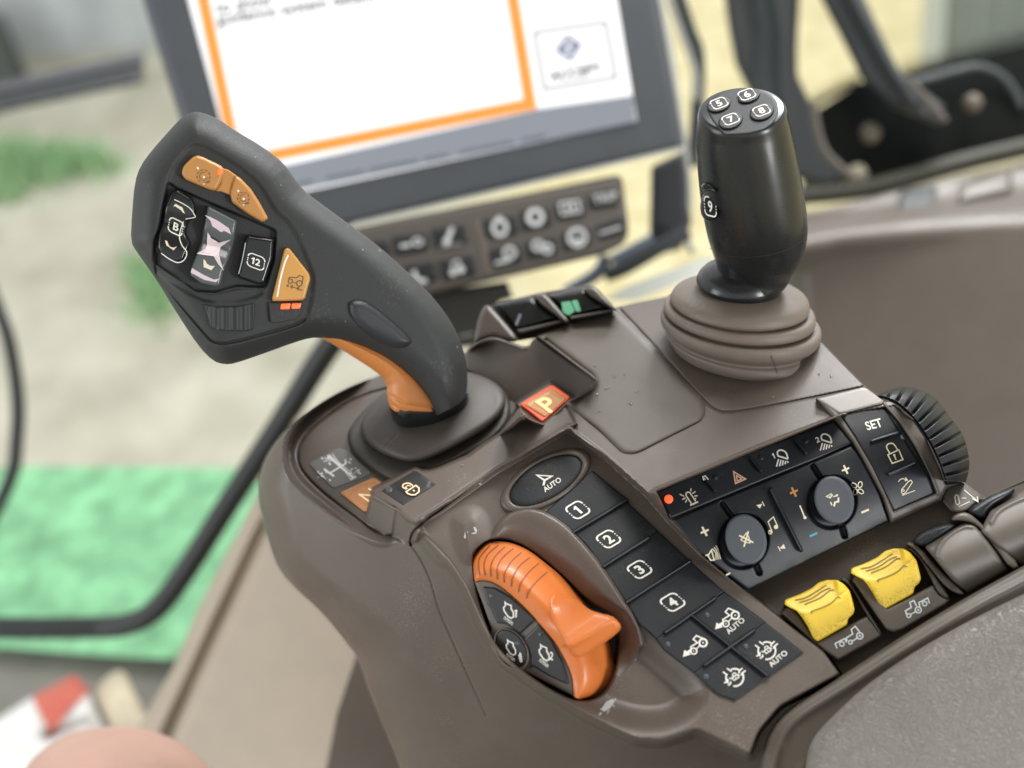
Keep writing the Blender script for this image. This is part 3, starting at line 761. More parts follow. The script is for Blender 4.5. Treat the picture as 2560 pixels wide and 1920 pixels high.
t.put('symbol', lambda x, y: PK(x, y) + .0002, mat('glowing_yellow_print', (.9, .7, .3, 1), .5, emit=(1, .75, .3, 1), es=.12), pk)
# faint worn marks pressed in and printed on the shell
t = Trace(cB)
t.st([(760,1345),(880,1310),(960,1340),(1040,1430),(1030,1460),(890,1500)], 4); 
for k in range(5): t.st([(870 + 22 * k, 1390 + 8 * k), (905 + 18 * k, 1420 + 4 * k), (905 + 18 * k, 1460)], 6, smooth=True)
t.put('pressed_mark', DECK, mat('pressed_shadow_line', (.085, .07, .06, 1), .6), console)
WORN = mat('worn_grey_print', (.42, .42, .43, 1), .5)
t = Trace(crop(1100, 1050, 1050, 2177))         # tortoise and hare marks of the throttle
t.fill([(835,1500),(860,1462),(895,1445),(905,1462),(880,1495),(850,1512)]); t.fill([(898,1452),(912,1440),(912,1456)]); t.fill([(832,1512),(820,1536),(840,1520)]); t.fill([(868,1505),(866,1528),(880,1500)]); t.fill([(838,1495),(828,1496),(838,1506)]); t.fill([(893,1480),(908,1492),(897,1470)])
t.put('worn_mark', BODY, WORN, console)
t = Trace(cL); t.fill([(1855,1165),(1870,1100),(1880,1160),(1868,1182)]); t.fill([(1960,1050),(1985,1050),(2005,1090),(1995,1110),(1975,1095)]); t.fill([(1890,1110),(1900,1095),(1905,1115)]); t.fill([(1935,1120),(1985,1105),(2005,1120),(1965,1130)])
t.put('worn_mark', BODY, WORN, console)

# ---------------------------------------------------------------- orange hand-throttle dial
r3 = crop(1100, 1050, 1050, 2177)
dial = thing('throttle_dial', 'orange ribbed throttle dial with thumb paddle and three black keys on its hub', 'dial', P3(1350, 1560, STRIP(1350, 1560))[0])
d_in = cat(c5((168,600),(232,579),(330,590),(450,648),(600,768),(760,922),(900,1082),(1050,1262),(1170,1470),(1240,1659)) + r3((692,1432)), 8)
d_out = cat(c5((152,525),(128,440),(127,345),(185,255),(290,172),(390,148),(560,165),(760,250),(960,400),(1150,560),(1300,730),(1430,890),(1550,1050),(1640,1240),(1690,1450)) + r3((908,1280),(905,1340),(880,1402),(822,1455),(745,1460)), 8)
PLATE = Pl((-.42, -.02, .90), 1215, 1560, float(BODY(1205, 1560)) + .0005)
_ri = resample(d_in, 260); _ro = resample(d_out, 260)
S_P = .5 * (np.argmin(np.hypot(*(_ri - arr(c5((1120,1235)))[0]).T)) + np.argmin(np.hypot(*(_ro - arr(c5((1580,1080)))[0]).T))) / 260
def rimextra(s, u):
    r_ = smooth01((s - (S_P - .17)) / .15) * smooth01((S_P + .045 - s) / .03)
    return -.0020 * r_ * smooth01((u + .02) / .30) * (1 - .35 * smooth01((u - .7) / .3))
tout = lambda x, y: PLATE(d_in[np.clip((np.arange(len(np.atleast_1d(x))) * len(d_in) // max(1, len(np.atleast_1d(x)))), 0, len(d_in) - 1), 0], d_in[np.clip((np.arange(len(np.atleast_1d(x))) * len(d_in) // max(1, len(np.atleast_1d(x)))), 0, len(d_in) - 1), 1]) + .019
X, Y, T = band(d_in, d_out, 260, 30, lambda x, y: PLATE(x, y) - .0004, tout, lambda u: .10 * u - .16 * np.sin(np.pi * np.clip(u * 1.25, 0, 1)) * 1 + .90 * u ** 2.6, rimextra)
V, f_ = gridmesh(X, Y, T, .006); mk('rim', V, f_, ORANGE, dial, sharp=60)
def rimdepth(x, y):                             # depth of the rim under measured points
    from mathutils import kdtree
    kd = kdtree.KDTree(X.size)
    for i, (a, b) in enumerate(zip(X.ravel(), Y.ravel())): kd.insert((a, b, 0), i)
    kd.balance(); x = np.atleast_1d(x); y = np.atleast_1d(y); out = []
    for a, b in zip(x.ravel(), y.ravel()):
        ns = kd.find_n((a, b, 0), 4); w_ = np.array([1 / (n[2] + .3) for n in ns]); out.append((w_ * np.array([T.ravel()[n[1]] for n in ns])).sum() / w_.sum())
    return np.array(out).reshape(x.shape)
GR = Ink()
# paddle: the rim swells into a broad wedge with a blunt lower face
_pd = chaikin(c5((985,770),(1060,700),(1180,715),(1300,800),(1430,905),(1560,948),(1690,970),(1780,1070),(1778,1130),(1640,1242),(1385,1414),(1300,1448),(1200,1350),(1150,1250),(1040,1060),(975,900)), 2)
pa = float(rimdepth(*c5((1170,1220))[0])[0])
PADP = Pl((.20, -.34, .92), *c5((1250,1360))[0], pa - .0070)
PADU = Pl((-.06, .60, .80), *c5((1330,1250))[0], pa - .0092)
def PADB(x, y):
    (ax, ay), (bx, by) = c5((1010,780), (1300,1130))
    u = ((x - ax) * (bx - ax) + (y - ay) * (by - ay)) / ((bx - ax) ** 2 + (by - ay) ** 2)
    w = smooth01(u); w = w ** 1.3
    return (rimdepth(x, y) - .0006) * (1 - w) + PADU(x, y) * w
PAD = Relief(PADB).zone(chaikin(c5((1200,1345),(1290,1320),(1690,1035),(1850,1060),(1700,1300),(1300,1520),(1150,1420)), 1), PADP, 3, 16)
relief('paddle', _pd, PAD, 2.0, ORANGE, dial, thick=.010, bevel=.0024, bevel_px=11, sharp=None)
GR = Ink()
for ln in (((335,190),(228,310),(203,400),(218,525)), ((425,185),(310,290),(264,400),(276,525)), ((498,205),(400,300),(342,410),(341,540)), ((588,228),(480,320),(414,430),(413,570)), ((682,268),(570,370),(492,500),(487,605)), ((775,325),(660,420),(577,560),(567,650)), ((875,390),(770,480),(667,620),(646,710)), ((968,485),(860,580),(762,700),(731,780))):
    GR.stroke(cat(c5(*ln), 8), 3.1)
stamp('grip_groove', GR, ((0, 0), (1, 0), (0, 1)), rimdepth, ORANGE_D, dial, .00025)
# hub plate and its keys
pl_poly = [tuple(q) for q in d_in] + r3((460,1312),(330,1262),(290,1225),(268,1180),(262,1120),(265,1080),(225,960),(178,835))
hub = relief('hub_plate', pl_poly, lambda x, y: PLATE(x, y), 2.2, BROWN, dial, thick=.012, bevel=.0006, bevel_px=4, sharp=None)
HK = mat('black_hub_key', (.012, .010, .011, 1), .36, bump=.1, bscale=2400, var=.1, dirt=(.08, .07, .06, 1), dscale=1500, damt=.2)
PKY = lambda x, y: PLATE(x, y) - .0009
rg = ell(*c5((562,1345))[0], 58, 40, math.radians(57), 56)
k_a = roundc(c5((250,652),(385,662),(560,762),(838,1012),(662,1172),(590,1110),(500,1062),(412,1052),(330,870),(306,850)), 3)
k_b = roundc(c5((872,1062),(1010,1235),(1130,1470),(1180,1659)) + r3((662,1372),(560,1325),(480,1275)) + c5((770,1560),(790,1440),(740,1320),(682,1248)), 3)
ka = key(k_a, 'key', PKY, HK, dial, 2.2); kb = key(k_b, 'key', PKY, HK, dial, 2.2)
relief('key_ring', rg, Relief(lambda x, y: PLATE(x, y) - .0020).dome(ell(*c5((565,1335))[0], 53, 35, math.radians(57), 40), -.0014, 4), 2.0, BROWN, dial, thick=.002, bevel=.0014, bevel_px=6, sharp=None)
kc = key(ell(*c5((565,1335))[0], 52, 34.5, math.radians(57), 48), 'round_key', lambda x, y: PLATE(x, y) - .0013, HK, dial, 2.2)
def eng(dx, dy, num, parent, surf, sc=1.):
    t = Trace(c5); s = lambda *p: [((a - 540) * sc + 540 + dx, (b - 930) * sc + 930 + dy) for a, b in p]
    t.st(s((497,818),(515,838),(565,856),(566,892),(592,938),(592,985),(562,998),(528,975),(488,915),(482,880),(503,860)), 15 * sc, True)
    for a, in s((538,1018),), : t.word('n/min', *a, 55 * sc, .80, .60, .36, -.93, .012, sx=.72)
    if num: 
        (a,) = s((618,945)); t.word(num, *a, 88, .93, .36, .10, -.99, .03, sx=.75)
    else:
        for q in (((640,975),(660,1000)), ((625,1000),(668,1022)), ((630,1030),(672,1050)), ((640,1055),(672,1078))): t.st(s(*q), 20)
        t.st(s((645,965),(655,1085)), 12)
    t.put('symbol', surf, WHITE, parent)
eng(0, 0, '1', ka, PKY); eng(393, 470, '2', kb, PKY); eng(25, 412, None, kc, lambda x, y: PLATE(x, y) - .0013, .94)
for p, o_, sf in (((345,752), ka, PKY), ((888,1180), kb, PKY), ((633,1278), kc, lambda x, y: PLATE(x, y) - .0013)): led(*c5(p)[0], 6.5, sf, LEDF, o_, h=.0004)

# ---------------------------------------------------------------- ridged thumb wheel
tw = thing('thumb_wheel', 'black ridged thumb wheel at the right end of the console beside the hitch keys', 'thumb wheel', P3(2300, 1080, SF(2300, 1080))[0])
w_in = cat(c7((862,170),(950,185),(1090,250),(1250,395),(1400,600),(1520,830),(1600,1050),(1625,1160)), 8)
w_out = cat(c7((885,150),(960,112),(1080,82),(1280,92),(1500,205),(1640,385),(1780,570),(1850,760),(1872,950),(1850,1130)), 8)
w_out = cat(c7((885,150),(1080,82),(1280,92),(1500,205),(1640,385),(1780,570),(1850,760),(1872,950),(1835,1130)), 8)
nrg = 12
def wx(s, u):
    ph = (s * nrg) % 1.0
    return .0026 * np.exp(-((np.minimum(ph, 1 - ph)) / .11) ** 2) * smooth01((u - .02) / .03)
X2, Y2, T2 = band(w_in, w_out, 300, 26, lambda x, y: SF(x, y) - .0005, lambda x, y: SF(x, y) + .012, lambda u: .35 * u + .65 * u ** 3.2, wx)
V, f_ = gridmesh(X2, Y2, T2, .008)
WHM = mat('black_wheel_rubber', (.008, .009, .010, 1), .42, spec=.3, bump=.1, bscale=1800, var=.1, ropen=.05)
tread = mk('tread', V, f_, WHM, tw, sharp=70)
hubw = relief('side_disc', [tuple(q) for q in w_in] + c7((1500,1180),(1250,800),(1000,400)), lambda x, y: SF(x, y) + .0004, 3, WHM, tw, thick=.006)

# ---------------------------------------------------------------- yellow levers in their guards
def lever(dx, dy, label, idx):
    s = lambda *p: c8(*[(a + dx, b + dy) for a, b in p])
    L = thing('toggle_lever', label, 'lever', P3(*s((480,800))[0], WELL(*s((480,800))[0]))[0], 'yellow power take-off levers')
    out = roundc(s((203,775),(210,735),(330,690),(430,640),(490,590),(560,568),(645,570),(705,605),(750,660),(772,735),(792,820),(780,855),(738,892),(728,945),(480,1088),(445,1060),(400,960),(350,880),(310,830),(240,795)), 5, 4)
    c = s((480,780))[0]; t0 = float(WELL(*c)) - .0145
    up = Pl((-.10, .66, .74), *c, t0); dn = Pl((.03, .02, 1.), *s((520,830))[0], float(up(*s((520,830))[0])))
    rt = Pl((.42, .25, .87), *s((690,680))[0], float(up(*s((690,680))[0])))
    S_ = Relief(up).zone(s((640,560),(705,600),(690,700),(780,640),(850,700),(820,860),(690,760)), rt, 2, 10)
    S_.zone(s((150,800),(330,850),(440,862),(700,735),(760,690),(850,690),(850,950),(470,1150),(350,950),(250,850)), dn, 3, 14)
    S_.bend(lambda x, y, t: t + .0007 * np.exp(-(segdist(s((300,735),(480,640),(600,600)), x, y, closed=False) / 14) ** 2))
    h = relief('handle', out, S_, 1.9, YELM, L, thick=.014, bevel=.0014, bevel_px=6, sharp=None)
    k = Ink()
    for ln in (((290,738),(380,718),(480,660),(540,620),(555,618)), ((330,757),(430,725),(520,665),(575,640),(590,640)), ((372,776),(395,765),(500,720),(570,668),(600,652),(622,656)), ((440,850),(432,832),(520,800),(600,760),(650,712),(675,724))):
        k.stroke(cat(s(*ln), 5), 3.0)
    stamp('grip_groove', k, ((0, 0), (1, 0), (0, 1)), S_, YEL_D, h, .0002)
    rr = random.Random(idx); k = Ink(); lowl = s((350,880),(470,1070),(728,930),(785,850)); 
    for _ in range(520):
        u = rr.random(); q = resample(lowl, 60)[int(u * 59)]; d = abs(rr.gauss(0, 1)) * 17
        x, y = q[0] + rr.gauss(0, 4) - .1 * d, q[1] - d - 3; r = rr.uniform(.4, 1.1) * (1.2 - min(.8, d / 40))
        if segdist(out, np.array([x]), np.array([y]))[0] > -3: continue
        k.poly([(x + r * math.cos(a), y + r * math.sin(a) * rr.uniform(.6, 1.3)) for a in (0, 1.2, 2.5, 3.7, 5)])
    stamp('grime', k, ((0, 0), (1, 0), (0, 1)), S_, GRIME, h, .0002)
    return L
GRIME = mat('dark_grime', (.20, .145, .03, 1), .8)
YELM = mat('grubby_yellow_plastic', (.74, .50, .035, 1), .45, bump=.06, bscale=1500, var=.05, vscale=60, dirt=(.06, .05, .02, 1), dscale=1300, damt=.28)
lev1 = lever(0, 0, 'yellow ribbed lever above the plate whose tractor has its gear box in front', 1)
lev2 = lever(556, -263, 'yellow ribbed lever above the plate whose tractor has its gear box behind', 2)
GUARD = Pl((-.06, .45, .89), *c8((1100,900))[0], float(WELL(*c8((1100,900))[0])) - .0105)
GUARD1 = Pl((-.06, .45, .89), *c8((600,1150))[0], float(WELL(*c8((600,1150))[0])) - .0085)
DUST = mat('dusty_brown_plate', (.080, .066, .056, 1), .5, bump=.2, bscale=2000, var=.07, dirt=(.32, .26, .19, 1), dscale=1700, damt=.4)
ga = relief('lever_guard', roundc(c8((178,850),(215,802),(262,798),(340,880),(470,1092),(900,868),(1018,1020),(1015,1045),(655,1245),(560,1180),(430,1080)), 5), GUARD1, 2.2, DUST, console, thick=.012, bevel=.0016, bevel_px=7, sharp=None)
gb = relief('lever_guard', roundc(c8((768,565),(800,532),(850,530),(930,600),(1060,812),(1450,610),(1500,690),(1590,735),(1560,775),(1190,990),(1120,1008),(1060,985),(900,760)), 5), GUARD, 2.2, DUST, console, thick=.012, bevel=.0016, bevel_px=7, sharp=None)
relief('guard_rib', chaikin(c8((668,560),(720,553),(790,640),(905,830),(1022,1012),(1012,1032),(940,930),(890,862),(770,640),(730,600)), 1), lambda x, y: GUARD1(x, y) - .0006, 2, BROWN_D, console, thick=.012, bevel=.0012, bevel_px=6, sharp=None)
relief('guard_rib', chaikin(c8((1225,300),(1290,318),(1420,480),(1585,705),(1580,735),(1500,690),(1450,600),(1350,400),(1280,335)), 1), lambda x, y: GUARD(x, y) - .0006, 2, BROWN_D, console, thick=.012, bevel=.0012, bevel_px=6, sharp=None)
relief('guard_rib', chaikin(c8((1215,258),(1270,250),(1340,290),(1500,480),(1720,680),(1680,700),(1560,640),(1420,470),(1290,310)), 1), lambda x, y: GUARD(x, y) - .0002, 2, BROWN, console, thick=.014, bevel=.0014, bevel_px=6, sharp=None)
LBL = mat('pale_blue_white_print', (.62, .66, .68, 1), .6)
def gear(t, x, y, r):
    t.ring(x, y, r, 7)
    for k in range(8):
        a = k * math.pi / 4; t.st([(x + r * math.cos(a), y + r * math.sin(a)), (x + 1.5 * r * math.cos(a), y + 1.5 * r * math.sin(a))], 8)
t = Trace(c8); t.st([(645,1142),(630,1102),(712,1060),(724,1092)], 10); gear(t, 686, 1106, 17)
t.st([(724,1085),(728,1052),(778,1022),(764,985),(798,958),(835,1005)], 10); t.ring(836,1038,26,10); t.dot(836,1038,9); t.ring(757,1091,16,9); t.st([(772,1082),(812,1058)], 9); t.put('symbol', GUARD1, LBL, ga)
t = Trace(c8); t.st([(1230,862),(1218,828),(1268,800),(1255,756),(1290,742),(1310,788)], 10); t.ring(1326,820,25,10); t.dot(1326,820,9); t.ring(1247,868,16,9); t.st([(1262,858),(1302,836)], 9)
t.st([(1340,795),(1330,760),(1406,720),(1420,766)], 10); gear(t, 1380, 768, 17); t.put('symbol', GUARD, LBL, gb)

# ---------------------------------------------------------------- brown levers
def blever(poly, arc, pivot, anchor, label):
    L = thing('rocker_lever', label, 'lever', P3(*anchor, WELL(*anchor))[0], 'brown hydraulic levers')
    pl = Pl((-.06, .42, .90), *anchor, float(GUARD(*anchor)) - .006)
    def sf(x, y):
        return pl(x, y)
    R_ = Relief(sf)
    R_.bend(lambda x, y, t: t + .0000009 * (kdist(x, y) - kdist(np.array(anchor[0]), np.array(anchor[1]))) ** 2)
    R_.groove(arc, -.0010, 5)
    relief('cover', poly, R_, 2.4, GREYB, L, thick=.016, bevel=.0028, bevel_px=12, sharp=None)
    relief('pivot', pivot, lambda x, y: pl(x, y) + .0035, 2.4, RUB2, L, thick=.016, bevel=.003, bevel_px=14, sharp=None)
    return L
bl1 = blever(roundc(c8((1378,292),(1640,122),(1720,84),(1785,100),(1850,162),(1965,320),(2092,482),(1738,690),(1600,560),(1470,400)), 7, 4), cat(c8((1475,365),(1510,270),(1600,180),(1720,120),(1820,130)), 5), chaikin(c8((1262,250),(1350,160),(1500,98),(1600,84),(1665,110),(1500,230),(1385,300)), 1), c8((1700,350))[0], 'brown hooded lever with a curved ridge, right of the yellow levers')
bl2 = blever(roundc([(2450,1330),(2475,1275),(2560,1225),(2680,1180),(2690,1380),(2560,1425),(2500,1375)], 7, 4), cat([(2478,1305),(2500,1275),(2560,1245),(2640,1222)], 5), chaikin(c7((1840,1465),(1930,1382),(2080,1290),(2212,1235),(2400,1180),(2300,1300),(2100,1420),(2040,1560)), 1), (2560, 1310), 'brown hooded lever cut off by the right edge, below the white hitch mark')
relief('guard_rib', chaikin(c8((1588,70),(1640,12),(1722,0),(1805,42),(2000,260),(2185,452),(2110,485),(1965,310),(1850,150),(1780,92),(1690,70)), 1), lambda x, y: GUARD(x, y) - .004, 2.4, BROWN, console, thick=.02, bevel=.002, bevel_px=8, sharp=None)

# ---------------------------------------------------------------- padded armrest
def leather():
    m = bpy.data.materials.new('grained_grey_leather'); m.use_nodes = True; nt = m.node_tree; N = nt.nodes; K = nt.links; b = N['Principled BSDF']
    b.inputs['Roughness'].default_value = .42; b.inputs['Base Color'].default_value = (.185, .166, .15, 1)
    g = N.new('ShaderNodeNewGeometry')
    n0 = N.new('ShaderNodeTexNoise'); n0.inputs['Scale'].default_value = 300; n0.inputs['Detail'].default_value = 2; K.new(g.outputs['Position'], n0.inputs['Vector'])
    mx = N.new('ShaderNodeMix'); mx.data_type = 'VECTOR'; mx.inputs['Factor'].default_value = .012; K.new(g.outputs['Position'], mx.inputs['A']); K.new(n0.outputs['Color'], mx.inputs['B'])
    v = N.new('ShaderNodeTexVoronoi'); v.feature = 'DISTANCE_TO_EDGE'; v.inputs['Scale'].default_value = 430; K.new(mx.outputs['Result'], v.inputs['Vector'])
    r = N.new('ShaderNodeMapRange'); r.inputs[1].default_value = 0; r.inputs[2].default_value = .22; K.new(v.outputs['Distance'], r.inputs[0])
    n1 = N.new('ShaderNodeTexNoise'); n1.inputs['Scale'].default_value = 900; n1.inputs['Detail'].default_value = 4; K.new(g.outputs['Position'], n1.inputs['Vector'])
    ad = N.new('ShaderNodeMath'); ad.operation = 'MULTIPLY_ADD'; ad.inputs[1].default_value = .3; K.new(n1.outputs['Fac'], ad.inputs[0]); K.new(r.outputs[0], ad.inputs[2])
    bp = N.new('ShaderNodeBump'); bp.inputs['Strength'].default_value = .75; bp.inputs['Distance'].default_value = .0006; K.new(ad.outputs[0], bp.inputs['Height']); K.new(bp.outputs['Normal'], b.inputs['Normal'])
    n2 = N.new('ShaderNodeTexNoise'); n2.inputs['Scale'].default_value = 25; n2.inputs['Detail'].default_value = 5; K.new(g.outputs['Position'], n2.inputs['Vector'])
    r2 = N.new('ShaderNodeMapRange'); r2.inputs[1].default_value = .3; r2.inputs[2].default_value = .7; r2.inputs[3].default_value = .9; r2.inputs[4].default_value = 1.1; K.new(n2.outputs['Fac'], r2.inputs[0])
    sc = N.new('ShaderNodeVectorMath'); sc.operation = 'SCALE'; sc.inputs[0].default_value = (.185, .166, .15); K.new(r2.outputs[0], sc.inputs['Scale']); K.new(sc.outputs[0], b.inputs['Base Color'])
    return m
LEATH = leather()
rest = thing('armrest', 'grey leather armrest pad on a brown rim at the lower right', 'armrest', P3(2300, 1800, STRIP(2300, 1800))[0])
ra = float(STRIP(2100, 1720))
RIMP = Pl((-.12, .42, .90), 2100, 1730, ra - .002)
RIMM = mat('grubby_brown_rim', (.082, .066, .053, 1), .42, bump=.15, bscale=2200, var=.10, vscale=25, dirt=(.20, .155, .08, 1), dscale=200, damt=.22)
rim_poly = [(1860,2250)] + chaikin([(1880,2050),(1885,2000),(1899,1920),(1910,1858),(1938,1803),(1987,1761),(2100,1692),(2262,1585),(2420,1490),(2560,1414),(2700,1335),(3050,1135)], 2, False).tolist() + [(3050,2250)]
RM = Relief(RIMP).groove(chaikin([(1925,1990),(1932,1920),(1945,1868),(1968,1818),(2010,1782),(2110,1722),(2270,1618),(2430,1522),(2570,1450),(2700,1380),(3050,1180)], 2, False), -.0016, 13)
relief('rim', rim_poly, RM, 3, RIMM, rest, thick=.02, bevel=.005, bevel_px=12, sharp=None)
LPAD = Pl((-.12, .50, .86), 2240, 1670, float(RIMP(2240, 1670)) - .0075)
pad_poly = [(2005,2260)] + chaikin([(2012,1980),(2014,1910),(2022,1868),(2044,1828),(2100,1773),(2154,1722),(2258,1646),(2407,1559),(2560,1484),(2700,1415),(3060,1235)], 2, False).tolist() + [(3060,2260)]
relief('pad', pad_poly, LPAD, 3, LEATH, rest, thick=.012, bevel=.0055, bevel_px=70, sharp=None)
from mathutils import Vector
from mathutils.bvhtree import BVHTree
def caster(*objs):
    trees = []
    for o in objs:
        off = origin(o); me = o.data
        trees.append(BVHTree.FromPolygons([Vector(np.array(v.co) + off) for v in me.vertices], [tuple(p.vertices) for p in me.polygons]))
    def t_at(x, y, default=.45):
        x = np.atleast_1d(np.asarray(x, float)); y = np.atleast_1d(np.asarray(y, float)); out = np.empty(x.size); last = default
        for i, (a, b) in enumerate(zip(x.ravel(), y.ravel())):
            d = P3(a, b, 1.0)[0] - CAM; l = np.linalg.norm(d); best = None
            for tr in trees:
                h = tr.ray_cast(Vector(CAM), Vector(d / l))
                if h[0] is not None and (best is None or h[3] < best): best = h[3]
            if best is not None: last = best / l
            out[i] = last
        return out.reshape(x.shape)
    return t_at

# ---------------------------------------------------------------- left: drive lever
lev = thing('drive_lever', 'large charcoal drive lever with amber keys on its head, leaning left', 'control lever', P3(1080, 1060, POD(1080, 1060))[0])
grip_out = chaikin(g1((350,58),(395,58),(480,92),(560,148),(700,230),(800,308),(850,380),(895,440),(960,490),(1100,592),(1250,702),(1400,835),(1500,930),(1590,1040),(1650,1145),(1688,1260),(1697,1340),(1692,1445),(1650,1490),(1555,1535),(1540,1545),(1500,1470),(1430,1370),(1300,1262),(1150,1192),(1000,1160),(930,1160),(850,1183),(700,1238),(560,1286),(510,1291),(455,1275),(385,1205),(280,1045),(180,880),(80,740),(52,690),(58,560),(72,400),(100,320),(160,240),(240,150),(300,85)), 1)
LMID = pl3((560, 620, .452), (1080, 1000, .479), (900, 450, .464))
face_line = chaikin(h1((545,780),(720,500),(860,430),(1100,560),(1330,700),(1560,900),(1720,1200),(1900,1330)) + h2((2120,330),(2150,450),(2090,800),(2050,890),(1930,950),(1400,1100),(1050,1165),(900,1000),(440,450),(398,370),(385,200)) + h1((430,1390),(500,1050)), 2)
grip_ext = chaikin(g1((350,58),(395,58),(480,92),(560,148),(700,230),(800,308),(850,380),(895,440),(960,490),(1100,592),(1250,702),(1400,835),(1500,930),(1590,1040),(1650,1145),(1688,1260),(1697,1340),(1700,1500),(1702,1900),(1640,1900),(1590,1650),(1540,1545),(1500,1470),(1430,1370),(1300,1262),(1150,1192),(1000,1160),(930,1160),(850,1183),(700,1238),(560,1286),(510,1291),(455,1275),(385,1205),(280,1045),(180,880),(80,740),(52,690),(58,560),(72,400),(100,320),(160,240),(240,150),(300,85)), 1)
LV = Relief(LMID)
LV.bend(lambda x, y, t: t - .0165 * np.sqrt(np.maximum(0, 1 - (1 - np.clip(-segdist(grip_ext, x, y) / 66, 0, 1)) ** 2)))
LV.raise_(face_line, -.0009, 6, 8)
LV.groove(face_line[int(len(face_line) * .50):int(len(face_line) * .86)], .0012, 2.4, False)
bean = chaikin(g1((1108,1000),(1122,975),(1170,966),(1222,986),(1330,1070),(1425,1160),(1430,1190),(1390,1215),(1340,1218),(1270,1196),(1180,1130),(1120,1060)), 2)
recess = roundc(h1((535,870),(620,930),(1000,1100),(1720,1400)) + h2((1700,220),(1610,520),(1290,505),(1060,575),(850,560),(375,245)) + h1((380,1500),(425,1390),(490,1060)), 8)
LV.raise_(recess, -.0028, 3, 5)
LV.raise_(chaikin(h2((380,250),(860,575),(1060,600),(1300,530),(1590,530),(1570,620),(1300,690),(1080,700),(860,660),(400,380)), 1), -.0012, 6, 6)
grip = relief('grip', grip_out, LV, 2.2, GRIP, lev, sharp=None, back=lambda x, y: LMID(x, y) + .0005 + .016 * np.sqrt(np.maximum(0, 1 - (1 - np.clip(-segdist(grip_ext, np.asarray(x), np.asarray(y)) / 66, 0, 1)) ** 2)))
or_out = chaikin(g1((930,1150),(1000,1168),(1130,1248),(1250,1325),(1303,1378),(1303,1450),(1318,1500),(1340,1536),(1400,1562),(1548,1566),(1565,1540),(1600,1450),(1500,1340),(1350,1230),(1150,1150),(1000,1110)), 1)
ORT = Relief(lambda x, y: LMID(x, y) + .0015).dome(or_out, .010, 62)
ORT.groove(g1((1320,1480),(1390,1530),(1545,1540)), .0007, 3); ORT.groove(g1((1318,1440),(1400,1490),(1520,1505)), .0006, 4)
relief('orange_trim', or_out, ORT, 2.2, mat('satin_orange_plastic', (.56, .20, .05, 1), .42, bump=.08, var=.06), lev, sharp=None, thick=.012)
col_out = chaikin(g1((1312,1440),(1318,1540),(1365,1598),(1450,1612),(1560,1606),(1680,1530),(1708,1470),(1700,1420),(1500,1380)), 1)
relief('collar', col_out, Relief(lambda x, y: LMID(x, y) + .0035).dome(col_out, .010, 60), 2.2, BLKG, lev, sharp=None, thick=.012)
BOOTD = mat('dark_taupe_rubber', (.058, .049, .042, 1), .55, bump=.14, bscale=1800, var=.08, dirt=(.22, .19, .15, 1), dscale=1200, damt=.25)
tier1 = chaikin(cQ((765,720),(778,640),(880,510),(1000,400),(1200,240),(1600,120),(1900,180),(2080,300),(2132,420),(2130,540),(2060,660),(1900,790),(1700,900),(1500,985),(1320,1060),(1150,1085),(1040,1028),(880,912),(790,822)), 2)
tier2 = chaikin(cQ((872,640),(882,585),(930,500),(1020,410),(1110,330),(1300,220),(1600,145),(1800,165),(1950,220),(2062,300),(2100,390),(2082,480),(2000,585),(1850,692),(1650,802),(1430,908),(1300,928),(1160,897),(1000,822),(900,732)), 2)
relief('boot', tier1, plz(-.0105), 2.6, BOOTD, lev, thick=.004, bevel=.004, bevel_px=18, sharp=None)
T2 = Relief(plz(-.0045)).raise_(chaikin(col_out, 1), .005, 4, 90)
T2.groove(cQ((1180,690),(1066,805)), .0004, 1.5)
relief('boot_cap', tier2, T2, 2.6, BOOTD, lev, thick=.006, bevel=.0055, bevel_px=22, sharp=None)
# keys on the head
FACE = lambda x, y: LMID(x, y) - .0165
def hkey(name, poly, m, up=.0012, bv=.0012, bpx=6, par=lev, th=.004):
    s = lambda x, y: FACE(x, y) - up
    return relief(name, poly, s, 1.8, m, par, thick=th, bevel=bv, bevel_px=bpx, sharp=None), s
am1 = roundc(h1((678,765),(700,690),(800,590),(850,565),(910,580),(1090,668),(1145,700),(1152,770),(1112,880),(1062,965),(990,950),(720,835)), 8)
am2 = roundc(h1((1275,785),(1330,815),(1450,940),(1540,1080),(1645,1272),(1575,1310),(1420,1222),(1240,1092),(1213,990),(1242,880)), 7)
amw = h1((1130,705),(1200,728),(1300,800),(1245,890),(1222,1010),(1120,968),(1060,962),(1110,880))
ak, aks = hkey('amber_key', am1, AMBER, .0026, .0018, 9); ak2, aks2 = hkey('amber_key', am2, AMBER, .0026, .0018, 9)
hkey('amber_bridge', amw, AMBER, .0012, .0004, 4)
relief('indicator_light', ell(*h1((1105,745))[0], 6.5, 9.5, .3, 18), lambda x, y: aks(x, y) - .0006, 1.6, LEDO, ak, thick=.001, bevel=.0005, bevel_px=4, sharp=None)
for (x, y, r), o_, sf in (((925, 800, 72), ak, aks), ((1365, 1042, 64), ak2, aks2)):
    t = Trace(h1)
    for k in range(9): t.ring(x, y, r, 9, k * 40, k * 40 + 26)
    t.ring(x, y, r * .6, 6, 20, 300); t.st([(x + r * .3, y + r * .9), (x + r * .7, y + r * 1.0), (x + r, y + r * .7)], 9); t.put('symbol', sf, DARKP, o_)
    t = Trace(h1); t.dot(x + 3, y + 8, 13); t.st([(x - r, y - r * 1.4), (x - r * .8, y - r * 1.1)], 20); t.st([(x - 15, y + r), (x + 8, y + r * 1.15), (x - 5, y + r * 1.3)], 6); t.put('symbol', sf, WHITE, o_)
REC = lambda x, y: FACE(x, y) + .0029
